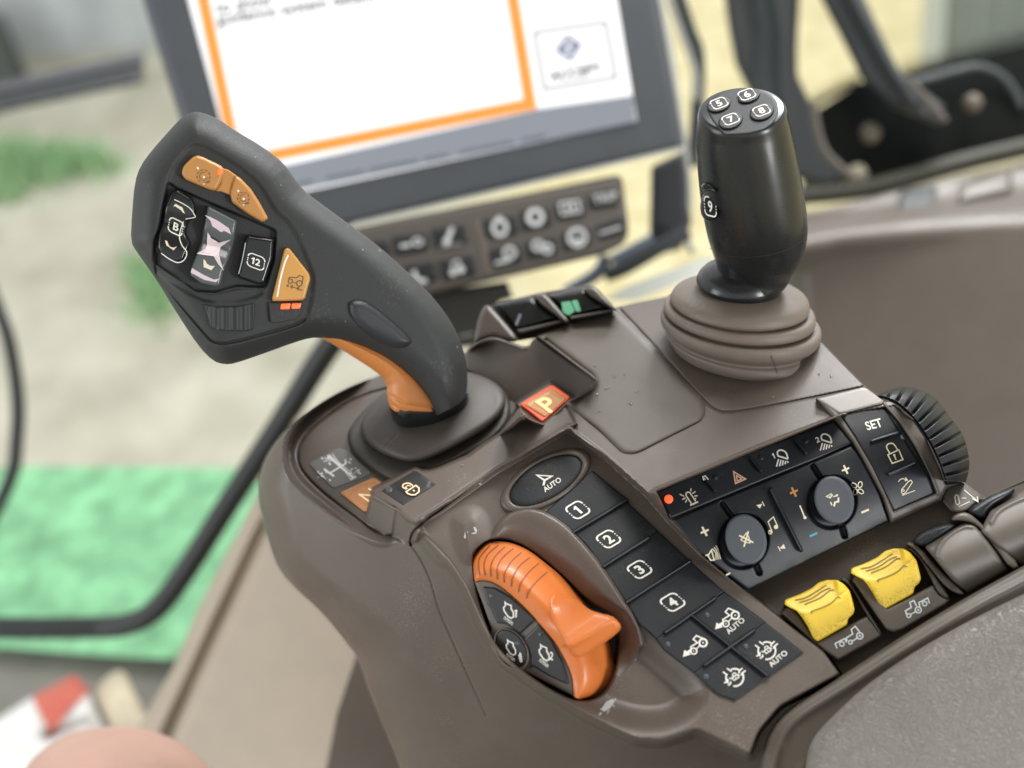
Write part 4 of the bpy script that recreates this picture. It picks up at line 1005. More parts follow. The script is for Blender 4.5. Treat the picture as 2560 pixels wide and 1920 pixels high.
# rocker B
rb = roundc(h1((560,985),(640,938),(800,1040),(838,1120),(845,1240),(760,1310),(735,1420)) + h2((790,30),(745,140),(700,235),(620,255),(470,180),(412,85)) + h1((425,1440),(500,1130)), 7)
rbs = Relief(lambda x, y: FACE(x, y) - .0012).bend(lambda x, y, t: t + .0022 * np.exp(-(segdist(h1((430,1290),(860,1400)), x, y, closed=False) / 26) ** 2))
rbo = relief('rocker_key', rb, rbs, 1.8, BLKG, lev, thick=.005, bevel=.0022, bevel_px=9, sharp=None)
t = Trace(h1); t.fill([(588,1138),(612,1103),(690,1145),(718,1212),(694,1200),(672,1172),(605,1128)]); t.fill([(498,1508),(520,1515),(545,1572),(586,1590),(628,1578),(592,1618),(512,1562)])
t.put('symbol', rbs, CREAM, rbo)
k = Ink(); numbox(k, 'B', .03, th=.085, hh=.55); stamp('symbol', k, (h1((616,1357))[0], np.array([150, 72]) * .226, np.array([28, -152]) * .226), rbs, WHITE, rbo)
t = Trace(h1); t.st([(600,1056),(700,1105),(780,1160),(822,1225),(828,1252),(725,1272)], 9, smooth=True); t.st([(702,1300),(668,1400),(660,1490),(690,1570),(735,1630),(730,1690),(690,1740),(625,1752),(530,1705),(455,1650)], 11, smooth=True); t.put('pale_line', rbs, WHITE, rbo)  # pale lines along the rocker outline
# centre glossy rocker
rc_ = roundc(h1((972,1122),(1298,1288)) + h2((1252,60),(1205,210),(1145,350),(1108,505),(1055,518),(900,482),(776,390),(792,300),(885,60)) + h1((938,1310)), 5)
rcs = Relief(lambda x, y: FACE(x, y) - .0022).bend(lambda x, y, t: t + .0028 * np.exp(-(segdist(h2((900,-10),(1260,110)), x, y, closed=False) / 24) ** 2))
rco = relief('rocker_key', rc_, rcs, 1.8, GREYG, lev, thick=.006, bevel=.002, bevel_px=8, sharp=None)
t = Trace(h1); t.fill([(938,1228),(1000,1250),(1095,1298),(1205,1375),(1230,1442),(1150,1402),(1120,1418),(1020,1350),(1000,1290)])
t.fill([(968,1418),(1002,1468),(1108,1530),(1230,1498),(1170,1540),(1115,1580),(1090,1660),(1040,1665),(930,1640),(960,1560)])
t.put('trim', rcs, PINKG, rco)  # pink reflections on the glossy rocker, painted as pale shapes
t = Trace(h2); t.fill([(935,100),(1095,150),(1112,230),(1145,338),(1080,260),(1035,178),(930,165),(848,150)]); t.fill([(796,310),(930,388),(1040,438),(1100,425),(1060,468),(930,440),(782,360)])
t.put('trim', rcs, PINKG, rco, .0002)  # lower part of the painted pink reflections
t = Trace(h2); t.fill([(922,215),(945,228),(960,262),(1000,285),(1050,288),(1010,335),(925,300)]); t.put('symbol', rcs, CREAM, rco)
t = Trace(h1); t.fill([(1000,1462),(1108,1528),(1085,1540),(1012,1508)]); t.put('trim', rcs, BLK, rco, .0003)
# key 12
k12 = roundc(h1((1378,1500),(1400,1445),(1705,1490)) + h2((1692,200),(1600,482),(1545,495),(1318,420),(1300,370)), 6)
k12o, k12s = hkey('key', k12, BLKG, .0006, .0018, 9)
k = Ink(); numbox(k, '12', .03, th=.075, hh=.5, sx=.9); stamp('symbol', k, (h2((1504,240))[0], np.array([182, 68]) * .226, np.array([24, -142]) * .226), k12s, WHITE, k12o)
t = Trace(h2); t.st([(1388,30),(1375,110),(1345,250),(1312,375)], 12, smooth=True); t.put('pale_line', k12s, mat('painted_edge_highlight', (.35, .36, .37, 1), .4), k12o)  # highlight along the left edge, painted as a pale line
# amber tractor key and its two lit lamps
at = roundc(h2((1815,110),(1840,85),(1875,92),(2092,372),(2106,432),(2045,650),(2010,668),(1690,678),(1680,645)), 6)
ato, ats = hkey('amber_key', at, mat('amber_key_plastic_bright', (.54, .27, .065, 1), .35, bump=.04, var=.05), .0020, .0014, 6)
t = Trace(h2); t.st([(1872,412),(1955,418),(1985,392),(2028,408),(2012,495)], 11); t.st([(1872,412),(1868,450)], 11); t.ring(1985,480,30,12); t.ring(1885,455,24,10); t.st([(1910,462),(1950,478)], 10)
t.fill([(1838,505),(1868,485),(1862,525)]); t.fill([(1880,515),(1912,492),(1908,540)]); t.st([(1912,520),(1945,530)], 10); t.fill([(1945,535),(1985,512),(1982,562)]); t.st([(1990,548),(2020,556)], 10); t.put('symbol', ats, DARKP, ato)
t = Trace(h2); t.st([(1862,165),(1820,260),(1775,430),(1738,630)], 20, smooth=True); t.put('pale_line', ats, WHITE, ato)  # white streak down the left of the key
hkey('lamp_plate', roundc(h2((1640,690),(2020,680),(1995,830),(1930,882),(1720,922),(1662,905)), 5), GRIP, .0004, .0004, 3)
for q in (((1782,706),(1886,701),(1876,764),(1774,766)), ((1900,704),(2006,700),(1990,756),(1898,760))): hkey('indicator_light', roundc(h2(*q), 2), LEDO, .0010, .0003, 3, th=.001)
sw_ = roundc(h2((918,700),(1090,745),(1300,740),(1497,692),(1478,985),(1395,1012),(1060,1000),(1005,965)), 6)
sws = Relief(lambda x, y: FACE(x, y) + .0006)
sws.bend(lambda x, y, t: t + .0003 * np.sin(x / 3.4) - .0022 * np.exp(-((x - 575) / 50) ** 2))
relief('scroll_wheel', sw_, sws, 1.5, GRIP, lev, thick=.004, bevel=.001, bevel_px=4, sharp=None)
bt = caster(grip)
relief('bean_button', bean, Relief(lambda x, y: LV(x, y) + .0016).dome(bean, .0042, 24), 2.0, mat('blue_black_button', (.020, .023, .028, 1), .42, bump=.1, var=.06), lev, thick=.004, bevel=.0008, bevel_px=4, sharp=None)
rr = random.Random(11)
chip = Ink()
for (x, y) in g1((660,278),(785,415),(795,480),(1110,618),(1185,730),(1268,735),(1400,932),(890,655),(1645,1205),(1665,1245),(1100,1080)):
    a = rr.uniform(0, 3); r = rr.uniform(1.2, 2.6); chip.poly([(x + r * math.cos(a + q) * rr.uniform(.4, 1.3), y + r * 1.4 * math.sin(a + q)) for q in (0, 1.3, 2.6, 4, 5.2)])
stamp('scuff_mark', chip, ((0, 0), (1, 0), (0, 1)), LV, mat('pale_scuff', (.15, .16, .155, 1), .6), grip)

# ---------------------------------------------------------------- right: joystick with bellows boot
joy = thing('joystick', 'glossy black joystick with four numbered keys on its crown and a ribbed taupe boot', 'joystick', P3(1860, 880, DECK(1860, 880))[0])
AX = np.array([-.05, .905, .42]); AX /= np.linalg.norm(AX)
JC = (1862.0, 790.0); JT = float(DECK(1862, 850)) - .004
def jring(l, r, ratio=None, fwd=0.):
    (lx, ly), (rx, ry) = l, r; cx, cy = (lx + rx) / 2, (ly + ry) / 2
    L = (JC[1] - cy) * JT / FPX / AX[1]
    t = JT - AX[2] * L - fwd
    e1 = np.array([rx - lx, -(ry - ly), 0.]) / 2 * t / FPX
    n = AX if ratio is None else np.array([-.05, math.sqrt(1 - ratio ** 2), ratio])
    e2 = np.cross(n, e1 / np.linalg.norm(e1)) * np.linalg.norm(e1)
    e2 = e2 / np.linalg.norm(e2) * np.linalg.norm(e1)
    return P3(cx, cy, t)[0], c2w(e1), c2w(e2)
def sub(rg_, s, up=0.):
    c, a, b = rg_; n = np.cross(a, b); n /= np.linalg.norm(n); n = n if n[2] > 0 else -n
    return c + n * up, a * s, b * s
def pair(cr, l, r): return cr(l, r)
prof = [((330,870),(1700,1020),0), ((300,815),(1792,965),0), ((272,760),(1760,900),0), ((300,735),(1720,860),0), ((225,655),(1815,790),0), ((213,600),(1842,715),0), ((232,560),(1820,660),0), ((300,560),(1700,650),0), ((300,545),(1690,630),0),
        ((256,530),(1770,620),0), ((245,490),(1785,570),0), ((275,455),(1760,520),0), ((350,455),(1650,510),0), ((345,440),(1655,500),0), ((318,425),(1715,480),0), ((325,380),(1722,430),0), ((380,330),(1690,370),0), ((520,290),(1560,315),0), ((640,270),(1440,290),0)]
def smooth_rings(rs, n=5):
    out = []; A = [np.concatenate(r) for r in rs]; A = cat(A, n)
    return [(q[:3], q[3:6], q[6:9]) for q in A]
rings = [jring(*cB(l, r)) for l, r, _ in prof]
V, f_ = ringloft(smooth_rings(rings, 5), 96)
# squarish plan like the moulded boot
boot = fixn(mk('boot', V, f_, BOOT, joy, sharp=80))
bprof = [((760,1000),(940,985)), ((640,1010),(985,985)), ((612,990),(990,965)), ((604,962),(985,935)), ((640,930),(1000,905)), ((680,905),(1030,890)), ((655,830),(1062,830)), ((640,770),(1074,755)), ((628,690),(1076,690)), ((612,600),(1066,600)), ((603,500),(1050,490)), ((598,400),(1030,385)), ((599,320),(1005,290)), ((602,285),(990,235))]
bprof = [((760,1005),(930,985)), ((660,985),(985,960)), ((690,925),(1010,915)), ((672,860),(1050,850)), ((648,785),(1072,772)), ((630,700),(1076,690)), ((614,600),(1064,592)), ((604,500),(1046,485)), ((598,400),(1024,375)), ((600,320),(1000,270))]
AX_B = AX.copy(); AX = np.array([-.05, .86, .51]); AX /= np.linalg.norm(AX)
rings = [jring(*g5(l, r)) for l, r in bprof]
capn_ratio = .68
top = jring(*g5((605,272), (985,208)), ratio=capn_ratio, fwd=.001)
rings = smooth_rings(rings, 5)
rings += [top, sub(top, .985, .0012), sub(top, .95, .0022), sub(top, .90, .0026)]
V, f_ = ringloft(rings, 96)
jb = fixn(mk('handle', V, f_, BLK, joy, sharp=60))
fl = [jring(*g5(l, r)) for l, r in (((640,1022),(960,1000)), ((604,985),(965,962)), ((600,965),(960,940)), ((625,930),(950,920)), ((690,900),(940,890)))]
V, f_ = ringloft(smooth_rings(fl, 4), 72); fixn(mk('base_flange', V, f_, BLK, joy, sharp=60))
lipr = [jring(*g5(l, r)) for l, r in (((652,806),(1070,794)), ((653,800),(1071,788)))]
cc, a_, b_ = sub(top, .90, .0026)
capn = np.cross(a_, b_); capn /= np.linalg.norm(capn); capn = capn if capn[2] > 0 else -capn
ccam = np.array([capn @ R, capn @ U, -(capn @ F)])
d_ = cc - CAM; tz = d_ @ F; CAPP = Pl(ccam, CX + FPX * (d_ @ R) / tz, CY - FPX * (d_ @ U) / tz, tz)
capo = roundc(cJ((345,490),(420,370),(560,280),(780,225),(1010,225),(1250,300),(1345,400),(1370,560),(1320,690),(1180,800),(950,860),(620,878),(560,830),(440,680)), 12)
CAPM = mat('charcoal_cap', (.009, .010, .010, 1), .55, spec=.3, bump=.18, bscale=2200, var=.08)
capf = relief('crown', capo, lambda x, y: CAPP(x, y) - .0006, 1.8, CAPM, joy, thick=.003, bevel=.0010, bevel_px=8, sharp=None)
CAPS = lambda x, y: CAPP(x, y) - .0006
for n_, (bx, by, a, b), (tx, ty) in (('5', (540,452,172,98), (540,430)), ('6', (955,338,162,84), (925,308)), ('7', (700,672,176,112), (700,650)), ('8', (1132,552,176,112), (1128,530))):
    (px, py), = cJ((bx, by)); kk = 400 / 2212
    bs = lambda x, y: CAPS(x, y) - .0013
    bo = relief('key', ell(px, py, a * kk, b * kk, -.30, 40), bs, 1.5, CAPM, joy, thick=.002, bevel=.0012, bevel_px=5, sharp=None)
    k = Ink(); numbox(k, n_, .03, th=.085, hh=.62); (qx, qy), = cJ((tx, ty))
    stamp('symbol', k, ((qx, qy), np.array([190, -72]) * kk * 1.02, np.array([-82, -112]) * kk * 1.0), bs, WHITE, bo)
jt = caster(jb)
(nx_, ny_), = g5((656, 640))
nt_ = float(jt(nx_, ny_)[0]); N9 = Pl((-.42, .14, .90), nx_, ny_, nt_ - .0026)
k9r = relief('key_collar', ell(*g5((655, 632))[0], 24, 41, .12, 36), lambda x, y: N9(x, y) + .0009, 1.6, BLK, joy, thick=.006, bevel=.002, bevel_px=7, sharp=None)
k9 = relief('key', ell(nx_, ny_, 19, 32, .12, 32), N9, 1.5, CAPM, joy, thick=.003, bevel=.001, bevel_px=4, sharp=None)
k = Ink(); numbox(k, '9', .03, th=.085, hh=.60); stamp('symbol', k, ((nx_, ny_), np.array([50, 12]) * .5726, np.array([-6, -82]) * .5726), N9, WHITE, k9)
lipx = g5((612,548),(640,528),(672,545),(690,580),(650,570),(625,575))
lipv = float(jt(*g5((655,556))[0])[0])
relief('thumb_lip', chaikin(lipx, 1), Pl((-.4, .5, .77), *g5((655,556))[0], lipv - .002), 1.5, BLKG, joy, thick=.004, bevel=.002, bevel_px=6, sharp=None)
t = Trace(g5); t.st([(652,820),(700,846),(790,860),(880,856),(980,832),(1070,782)], 2.2, smooth=True); t.put('seam', lambda x, y: jt(x, y), mat('seam_line', (.03, .032, .034, 1), .3), jb, .0002)
t = Trace(cB); t.st([(1340,975),(1365,1040),(1410,1165)], 7, smooth=True); t.put('seam', lambda x, y: caster(boot)(x, y), mat('boot_seam', (.06, .045, .038, 1), .7), boot, .0003)
# ---------------------------------------------------------------- terminal and its keypad
def flat(t, n=(0, 0, 1), at=(1000, 400)): return Pl(n, *at, t)
def panel_(name, poly, surf, m, par, thick=.01, step=8, bevel=.0, bpx=10, lift=0.):
    return relief(name, poly, surf, step, m, par, thick=thick, bevel=bevel, bevel_px=bpx, sharp=45, lift=lift)
TERM = flat(.80, (-.06, .10, .99), (1100, 250))
term = thing('display_terminal', 'tilted display terminal with an orange framed white screen in a dark bezel', 'display', P3(1100, 250, TERM(1100, 250))[0])
BEZ = mat('slate_bezel_plastic', (.060, .066, .076, 1), .4, bump=.05, var=.05)
SILV = mat('silver_edge', (.40, .40, .36, 1), .4)
panel_('bezel', [(330,-620),(356,0),(450,300),(562,635),(890,560),(1716,368),(1650,0),(1540,-620)], TERM, BEZ, term, .05, 8, .006, 25)
def off(s, d): return lambda x, y: s(x, y) - d
scr = [(375,-500),(470,0),(552,305),(612,510),(1592,302),(1543,0),(1465,-500)]
SCRN = off(TERM, .0015)
def screenmat(name, c, e): return mat(name, (c[0] * .1, c[1] * .1, c[2] * .1, 1), .25, emit=c, es=e)
panel_('screen', scr, SCRN, screenmat('lit_white_screen', (1, 1, 1, 1), 1.15), term, .004, 8)
panel_('status_strip', g6((600,612),(1540,402),(1890,352),(1902,448),(560,722)), off(TERM, .0020), screenmat('lit_lilac_strip', (.27, .29, .33, 1), 1.), term, .001, 6)
def stripbox(p, q, w): 
    return [tuple(a) for a in bar(p, q, w)]
OF = screenmat('lit_orange_frame', (1.0, .36, .07, 1), 1.)
pts = g6((268,-180),(307,0),(405,462),(470,640)); pb = g6((560,572),(1515,383)); pr = g6((1415,-200),(1448,0),(1512,383))
ofr = Ink(); ofr.stroke(g6((200,-500),(307,0),(432,598),(1512,384),(1449,0),(1370,-480),(200,-500)), 30)
stamp('orange_frame', ofr, ((0, 0), (1, 0), (0, 1)), TERM, OF, term, .0026)
tx = Trace(g6); TXT = screenmat('screen_text', (.12, .13, .13, 1), .8)
tx.word('to show', 455, 12, 46, .985, -.16, -.2, -.98, .025); tx.word('guidance system details', 650, 32, 46, .985, -.16, -.2, -.98, .025)
tx.put('text', TERM, TXT, term, .0028)
bx = Trace(g6); bx.st([(1528,120),(1790,82),(1828,285),(1565,330)], 15, True); bx.put('button_outline', TERM, screenmat('screen_line', (.55, .57, .57, 1), .8), term, .0028)
bx = Trace(g6); bx.word('ACCEPT', 1680, 266, 38, .985, -.17, -.2, -.98, .05); bx.put('text', TERM, TXT, term, .0029)
bx = Trace(g6); bx.st([(1615,185),(1650,138),(1692,165),(1660,215)], 16, True); bx.st([(1635,180),(1675,172)], 16); bx.put('icon', TERM, screenmat('screen_icon', (.22, .26, .42, 1), .7), term, .0029)
tx = Trace(g6)
for x, w_ in ((650, 60), (760, 140), (920, 180), (1120, 90), (1250, 200), (1480, 90)): tx.st([(x, 690 - (x - 600) * .195), (x + w_, 690 - (x + w_ - 600) * .195)], 14)
tx.put('status_text', TERM, screenmat('dim_text', (.18, .20, .24, 1), .8), term, .0028)
for a, b in (((1652, 0), (1716, 366)), ((1716, 368), (880, 562))):
    k = Ink(); k.stroke([a, b] if a[1] else [(1542,-620), a, b], 9); stamp('edge_trim', k, ((0, 0), (1, 0), (0, 1)), TERM, SILV, term, .004 - .0045)
KPAD = flat(.785, (-.05, .22, .97), (1300, 600))
kpad = thing('keypad', 'brown keypad bar of small dark keys mounted under the display terminal', 'keypad', P3(1300, 620, KPAD(1300, 620))[0])
panel_('housing', roundc(cK((-300,500),(0,440),(1955,45),(2010,470),(1980,565),(1830,645),(540,945),(-150,1090)), [5,5,20,30,40,60,20,20]), KPAD, mat('brown_keypad_plastic', (.072, .062, .054, 1), .45, bump=.08), kpad, .03, 6, .004, 14)
rail = Ink(); rail.stroke(cK((880,380),(980,790)), 20); stamp('divider', rail, ((0, 0), (1, 0), (0, 1)), KPAD, GREYB, kpad, .001)
KK = mat('dark_keypad_key', (.011, .013, .015, 1), .45, spec=.35); KI = mat('pale_grey_print', (.48, .49, .49, 1), .6)
kl = {}
quads = [((90,545),(210,535),(225,680),(105,700)), ((238,512),(490,478),(512,610),(262,652)), ((530,455),(780,415),(802,560),(552,600)), ((900,385),(1160,350),(1182,490),(930,525)), ((1190,320),(1410,288),(1432,430),(1212,470)), ((1450,270),(1660,235),(1682,360),(1472,392)), ((1700,200),(1920,155),(1932,280),(1718,312)),
         ((320,730),(550,690),(575,835),(345,885)), ((585,690),(840,640),(870,790),(610,838)), ((950,610),(1190,560),(1216,700),(975,752)), ((1230,555),(1460,505),(1482,640),(1252,682)), ((1500,490),(1720,440),(1732,570),(1522,622)), ((1760,430),(1970,350),(1986,480),(1782,540))]
for i, q in enumerate(quads): kl[i] = panel_('key', roundc(cK(*q), 4), KPAD, KK, kpad, .004, 5, .001, 5, .0018)
def kicon(i, fn):
    t = Trace(cK); fn(t); t.put('symbol', KPAD, KI, kl[i], .0020)
kicon(1, lambda t: (t.st([(300,585),(380,572)], 26), t.ring(430,552,34,16,0,360,24)))
kicon(2, lambda t: (t.st([(690,445),(668,500),(640,560)], 34), t.ring(648,550,22,10), t.st([(600,590),(760,560)], 6)))
kicon(3, lambda t: (t.ring(1045,445,48,30,0,360,56), t.st([(1020,380),(1050,362)], 20)))
kicon(4, lambda t: t.ring(1310,366,52,34))
kicon(5, lambda t: (t.st([(1495,265),(1630,245),(1645,325),(1510,345)], 16, True), t.ring(1572,296,22,14)))
kicon(6, lambda t: t.word('TRIP', 1830, 222, 70, .97, -.2, -.15, -.98, .01))
kicon(7, lambda t: t.st([(400,765),(415,810),(450,840),(500,845)], 34, smooth=True))
kicon(8, lambda t: (t.st([(700,780),(690,710),(735,690),(760,750)], 14), t.dot(695,782,26), t.dot(752,758,30)))
kicon(9, lambda t: (t.ring(1118,632,40,22), t.st([(1010,712),(1120,685)], 22)))
kicon(10, lambda t: (t.ring(1328,580,34,22), t.ring(1400,602,30,22)))
kicon(11, lambda t: (t.ring(1624,518,62,26), t.st([(1600,545),(1650,535)], 34)))
kicon(12, lambda t: t.st([(1790,490),(1950,440)], 16))
DARKC = mat('charcoal_brown_plastic', (.048, .043, .038, 1), .55, bump=.1)
colm = thing('column_cover', 'dark brown cover standing below the keypad behind the drive lever', 'cover', P3(1150, 780, .80)[0])
panel_('panel', cK((300,960),(1100,845),(1145,972),(1040,1000),(980,1150),(900,1330),(600,1360),(300,1200)), flat(.805), DARKC, colm, .04, 8, .003, 10)
t = Trace(cK)
for k in range(5): t.dot(752 + 22 * k, 1258 - 5 * k, 9)
t.put('dotted_mark', flat(.805), KI, colm, .001)
# ---------------------------------------------------------------- rear rocker switches between fins (part of the console)
FIN = Pl((-.25, .35, .90), 1300, 830, float(DECK(1330, 850)) + .004)
FD = lambda d: (lambda x, y: FIN(x, y) - d)
FINM = mat('fin_brown_plastic', (.075, .058, .049, 1), .4, bump=.1)
relief('switch_base', c3a((560,380),(850,290),(1100,230),(1590,150),(1900,390),(1960,470),(1100,720),(870,760),(620,600)), FD(-.012), 3, DARKC, console, thick=.02, bevel=.002, bevel_px=8, sharp=None)
ra1 = relief('rocker_switch', c3a((585,355),(700,325),(850,292),(1000,268),(1065,300),(1335,515),(845,655),(690,470)), FD(-.004), 2.6, BLK, console, thick=.01, bevel=.004, bevel_px=16, sharp=None)
ra2 = relief('rocker_switch', c3a((1180,262),(1400,205),(1590,168),(1890,400),(1435,505)), FD(-.004), 2.6, BLK, console, thick=.01, bevel=.004, bevel_px=16, sharp=None)
t = Trace(c3a); t.st([(890,465),(860,540),(840,590)], 30); t.put('symbol', FD(-.004), mat('dim_grey_print', (.20, .22, .27, 1), .6), ra1, .0004)
t = Trace(c3a); t.fill(roundc([(1340,335),(1440,320),(1492,430),(1425,482),(1362,450)], 20)); t.fill(roundc([(1452,318),(1518,308),(1562,430),(1508,440)], 16)); t.put('lit_symbol', FD(-.004), mat('lit_green_print', (.15, .45, .28, 1), .4, emit=(.25, .8, .45, 1), es=.10), ra2, .0005)
relief('switch_lip', c3a((845,640),(1340,525),(1352,560),(880,690)), FD(.001), 2.6, FINM, console, thick=.01, bevel=.003, bevel_px=7, sharp=None)
relief('switch_lip', c3a((1435,492),(1905,405),(1915,440),(1440,535)), FD(.001), 2.6, FINM, console, thick=.01, bevel=.003, bevel_px=7, sharp=None)
relief('fin', chaikin(c3a((372,800),(395,640),(425,500),(470,400),(512,362),(560,375),(700,530),(880,745),(830,775),(740,762),(600,712),(480,742)), 1), FD(.004), 2.4, FINM, console, thick=.008, bevel=.004, bevel_px=14, sharp=None)
relief('fin', chaikin(c3a((1045,300),(1065,240),(1125,228),(1190,258),(1310,400),(1440,550),(1385,568),(1330,520)), 1), FD(.003), 2.4, FINM, console, thick=.008, bevel=.003, bevel_px=10, sharp=None)
relief('fin', chaikin(c3a((1580,215),(1630,152),(1720,158),(1810,260),(1930,385),(1960,440),(1885,408)), 1), FD(.003), 2.4, FINM, console, thick=.008, bevel=.003, bevel_px=10, sharp=None)
relief('fin_skirt', chaikin(c3a((300,880),(372,790),(480,735),(600,705),(740,755),(980,845),(1100,705),(1200,690),(1130,800),(960,900),(740,810),(600,765),(440,790),(330,870)), 1), FD(.006), 2.4, BROWN, console, thick=.008, bevel=.004, bevel_px=12, sharp=None)
# ---------------------------------------------------------------- cab parts behind
def tubepx(name, label, cat_, pts, t, rpx, m, lab=True, par=None):
    p = cat(pts, 6) if len(pts) > 2 else arr(pts)
    tt = np.full(len(p), t) if np.isscalar(t) else np.interp(np.linspace(0, 1, len(p)), np.linspace(0, 1, len(t)), t)
    V, f_ = tube3(P3(p[:, 0], p[:, 1], tt), rpx / FPX * float(np.mean(tt)), 14)
    o = mk(name, V, f_, m, par, sharp=70)
    if lab: tag(o, label, cat_)
    return o
BLKT = mat('matt_black_tube', (.014, .016, .016, 1), .5, bump=.05)
DKG = mat('dark_slate_plastic', (.030, .035, .038, 1), .45)
tubepx('grab_rail', 'bent black tube rail curving up behind the drive lever beside the green mat', 'rail', D1((-700,1365),(-60,1357),(60,1357),(190,1356),(270,1350),(335,1318),(400,1235),(500,1078),(600,925),(700,765),(790,640)), [1.05, 1.05, 1.0, .9], 29, BLKT)
tubepx('strap', 'thin black curved strip at the left edge above the green mat', 'strip', D1((-260,200),(-110,420),(-8,660),(22,750),(38,860),(36,950),(20,1040),(-60,1180),(-200,1300)), 1.25, 17, BLKT)
bm_ = thing('door_bar', 'dark grey horizontal bar crossing the upper left in front of a pale wall', 'bar', P3(150, 210, 1.5)[0])
panel_('bar', D1((-700,328),(310,112),(312,178),(-700,394)), flat(1.5, (0, .5, .87), (150, 210)), DKG, bm_, .05, 12, .012, 22)
pl_ = relief('pale_trim', D1((-700,331),(310,115),(310,132),(-700,349)), flat(1.495, (0, .5, .87), (150, 210)), 10, mat('grey_trim', (.075, .075, .085, 1), .6), bm_, thick=.01)
# beige side panel
seat = thing('side_panel', 'beige seat side panel with one dark seam below the console', 'panel', P3(600, 1600, .85)[0])
BEIGE = mat('beige_plastic', (.36, .295, .23, 1), .5, bump=.1, bscale=900, var=.04)
SEATP = Pl((-.30, .10, .95), 600, 1500, .86)
SR = Relief(SEATP)
SR.bend(lambda x, y, t: t + .02 * (1 - np.clip(segdist(D1((612,960),(545,1090),(430,1310),(375,1440),(300,1570),(200,1800)), x, y, closed=False) / 60, 0, 1)) ** 2)
SR.groove(D1((625,1040),(560,1160),(470,1350),(365,1580),(300,1760)), .016, 15)
panel_('panel', D1((640,900),(605,975),(545,1090),(430,1310),(375,1440),(300,1570),(190,1800),(1250,1800),(1250,1500),(760,1200)), SR, BEIGE, seat, .03, 7)
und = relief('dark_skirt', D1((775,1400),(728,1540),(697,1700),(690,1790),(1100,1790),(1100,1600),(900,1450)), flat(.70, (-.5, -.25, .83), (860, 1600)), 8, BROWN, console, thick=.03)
# floor, mat, ground
MATZ = plz(-.68); FLZ = plz(-.70); GRZ = plz(-1.9)
TURF = mat('green_turf', (.20, .45, .24, 1), .9, bump=1., bscale=160, var=.4, vscale=22)
gm = relief('turf_mat', D1((-700,1020),(-200,1012),(30,1008),(300,1008),(545,1012),(600,1100),(560,1300),(440,1428),(250,1418),(20,1400),(-200,1392),(-700,1380)), MATZ, 10, TURF, None, thick=.02, sharp=45)
tag(gm, 'bright green turf mat on the cab floor behind the bent rail', 'mat')
CABF = mat('grey_floor_rubber', (.19, .18, .155, 1), .7, bump=.3, bscale=300, var=.15, vscale=18)
fl_ = relief('floor', D1((-800,1370),(-300,1385),(0,1392),(300,1412),(460,1425),(700,1500),(760,1750),(300,2100),(-800,2100)), FLZ, 14, CABF, None, thick=.04, sharp=45); tag(fl_, kind='structure')
def groundmat():
    m = bpy.data.materials.new('gravel_and_straw'); m.use_nodes = True; nt = m.node_tree; N = nt.nodes; K = nt.links; b = N['Principled BSDF']; b.inputs['Roughness'].default_value = .95
    g = N.new('ShaderNodeNewGeometry')
    n = N.new('ShaderNodeTexNoise'); n.inputs['Scale'].default_value = 2.3; n.inputs['Detail'].default_value = 8; n.inputs['Roughness'].default_value = .62; K.new(g.outputs['Position'], n.inputs['Vector'])
    r = N.new('ShaderNodeValToRGB'); e = r.color_ramp.elements; e[0].position = .36; e[0].color = (.37, .345, .26, 1); e[1].position = .68; e[1].color = (.62, .59, .47, 1); K.new(n.outputs['Fac'], r.inputs[0])
    n2 = N.new('ShaderNodeTexNoise'); n2.inputs['Scale'].default_value = 9; n2.inputs['Detail'].default_value = 6; K.new(g.outputs['Position'], n2.inputs['Vector'])
    r2 = N.new('ShaderNodeValToRGB'); e = r2.color_ramp.elements; e[0].position = .35; e[0].color = (.66, .56, .29, 1); e[1].position = .65; e[1].color = (.84, .74, .45, 1); K.new(n2.outputs['Fac'], r2.inputs[0])
    s = N.new('ShaderNodeSeparateXYZ'); K.new(g.outputs['Position'], s.inputs[0])
    mr = N.new('ShaderNodeMapRange'); mr.inputs[1].default_value = -.3; mr.inputs[2].default_value = .25; K.new(s.outputs['X'], mr.inputs[0])
    mi = N.new('ShaderNodeMix'); mi.data_type = 'RGBA'; K.new(mr.outputs[0], mi.inputs['Factor']); K.new(r.outputs[0], mi.inputs['A']); K.new(r2.outputs[0], mi.inputs['B']); K.new(mi.outputs['Result'], b.inputs['Base Color'])
    return m
G = 150.0
gv = [(-G, -20, -1.9), (G, -20, -1.9), (G, G, -1.9), (-G, G, -1.9)]
gr = mk('ground', gv, [(0, 1, 2, 3)], groundmat(), loc=(0, 0, -1.9)); tag(gr, kind='structure')
def spot(x, y): return P3(x, y, float(GRZ(x, y)))[0]
# grass: loose patches of blades on the gravel
gb_ = []; gf = []; rr = random.Random(5)
for (dx, dy, sx, sy, n) in ((60, 365, 95, 36, 520), (190, 360, 70, 24, 200), (335, 650, 42, 50, 150), (10, 420, 50, 22, 130), (300, 600, 30, 30, 40)):
    for _ in range(n):
        x, y = rr.gauss(dx, sx * .55) * 1.1573, rr.gauss(dy, sy * .5) * 1.1573
        p = spot(x, y); a = rr.uniform(0, 6.28); h = rr.uniform(.05, .14); w_ = .012; q = len(gb_)
        dv = np.array([math.cos(a), math.sin(a), 0]); ln = np.array([rr.uniform(-.06, .06), rr.uniform(-.06, .06), h])
        gb_ += [p - dv * w_, p + dv * w_, p + ln]; gf.append((q, q + 1, q + 2))
go = mk('grass', gb_, gf, mat('grass_blades', (.40, .60, .33, 1), .7, var=.3, vscale=20), smooth=False); tag(go, kind='stuff')
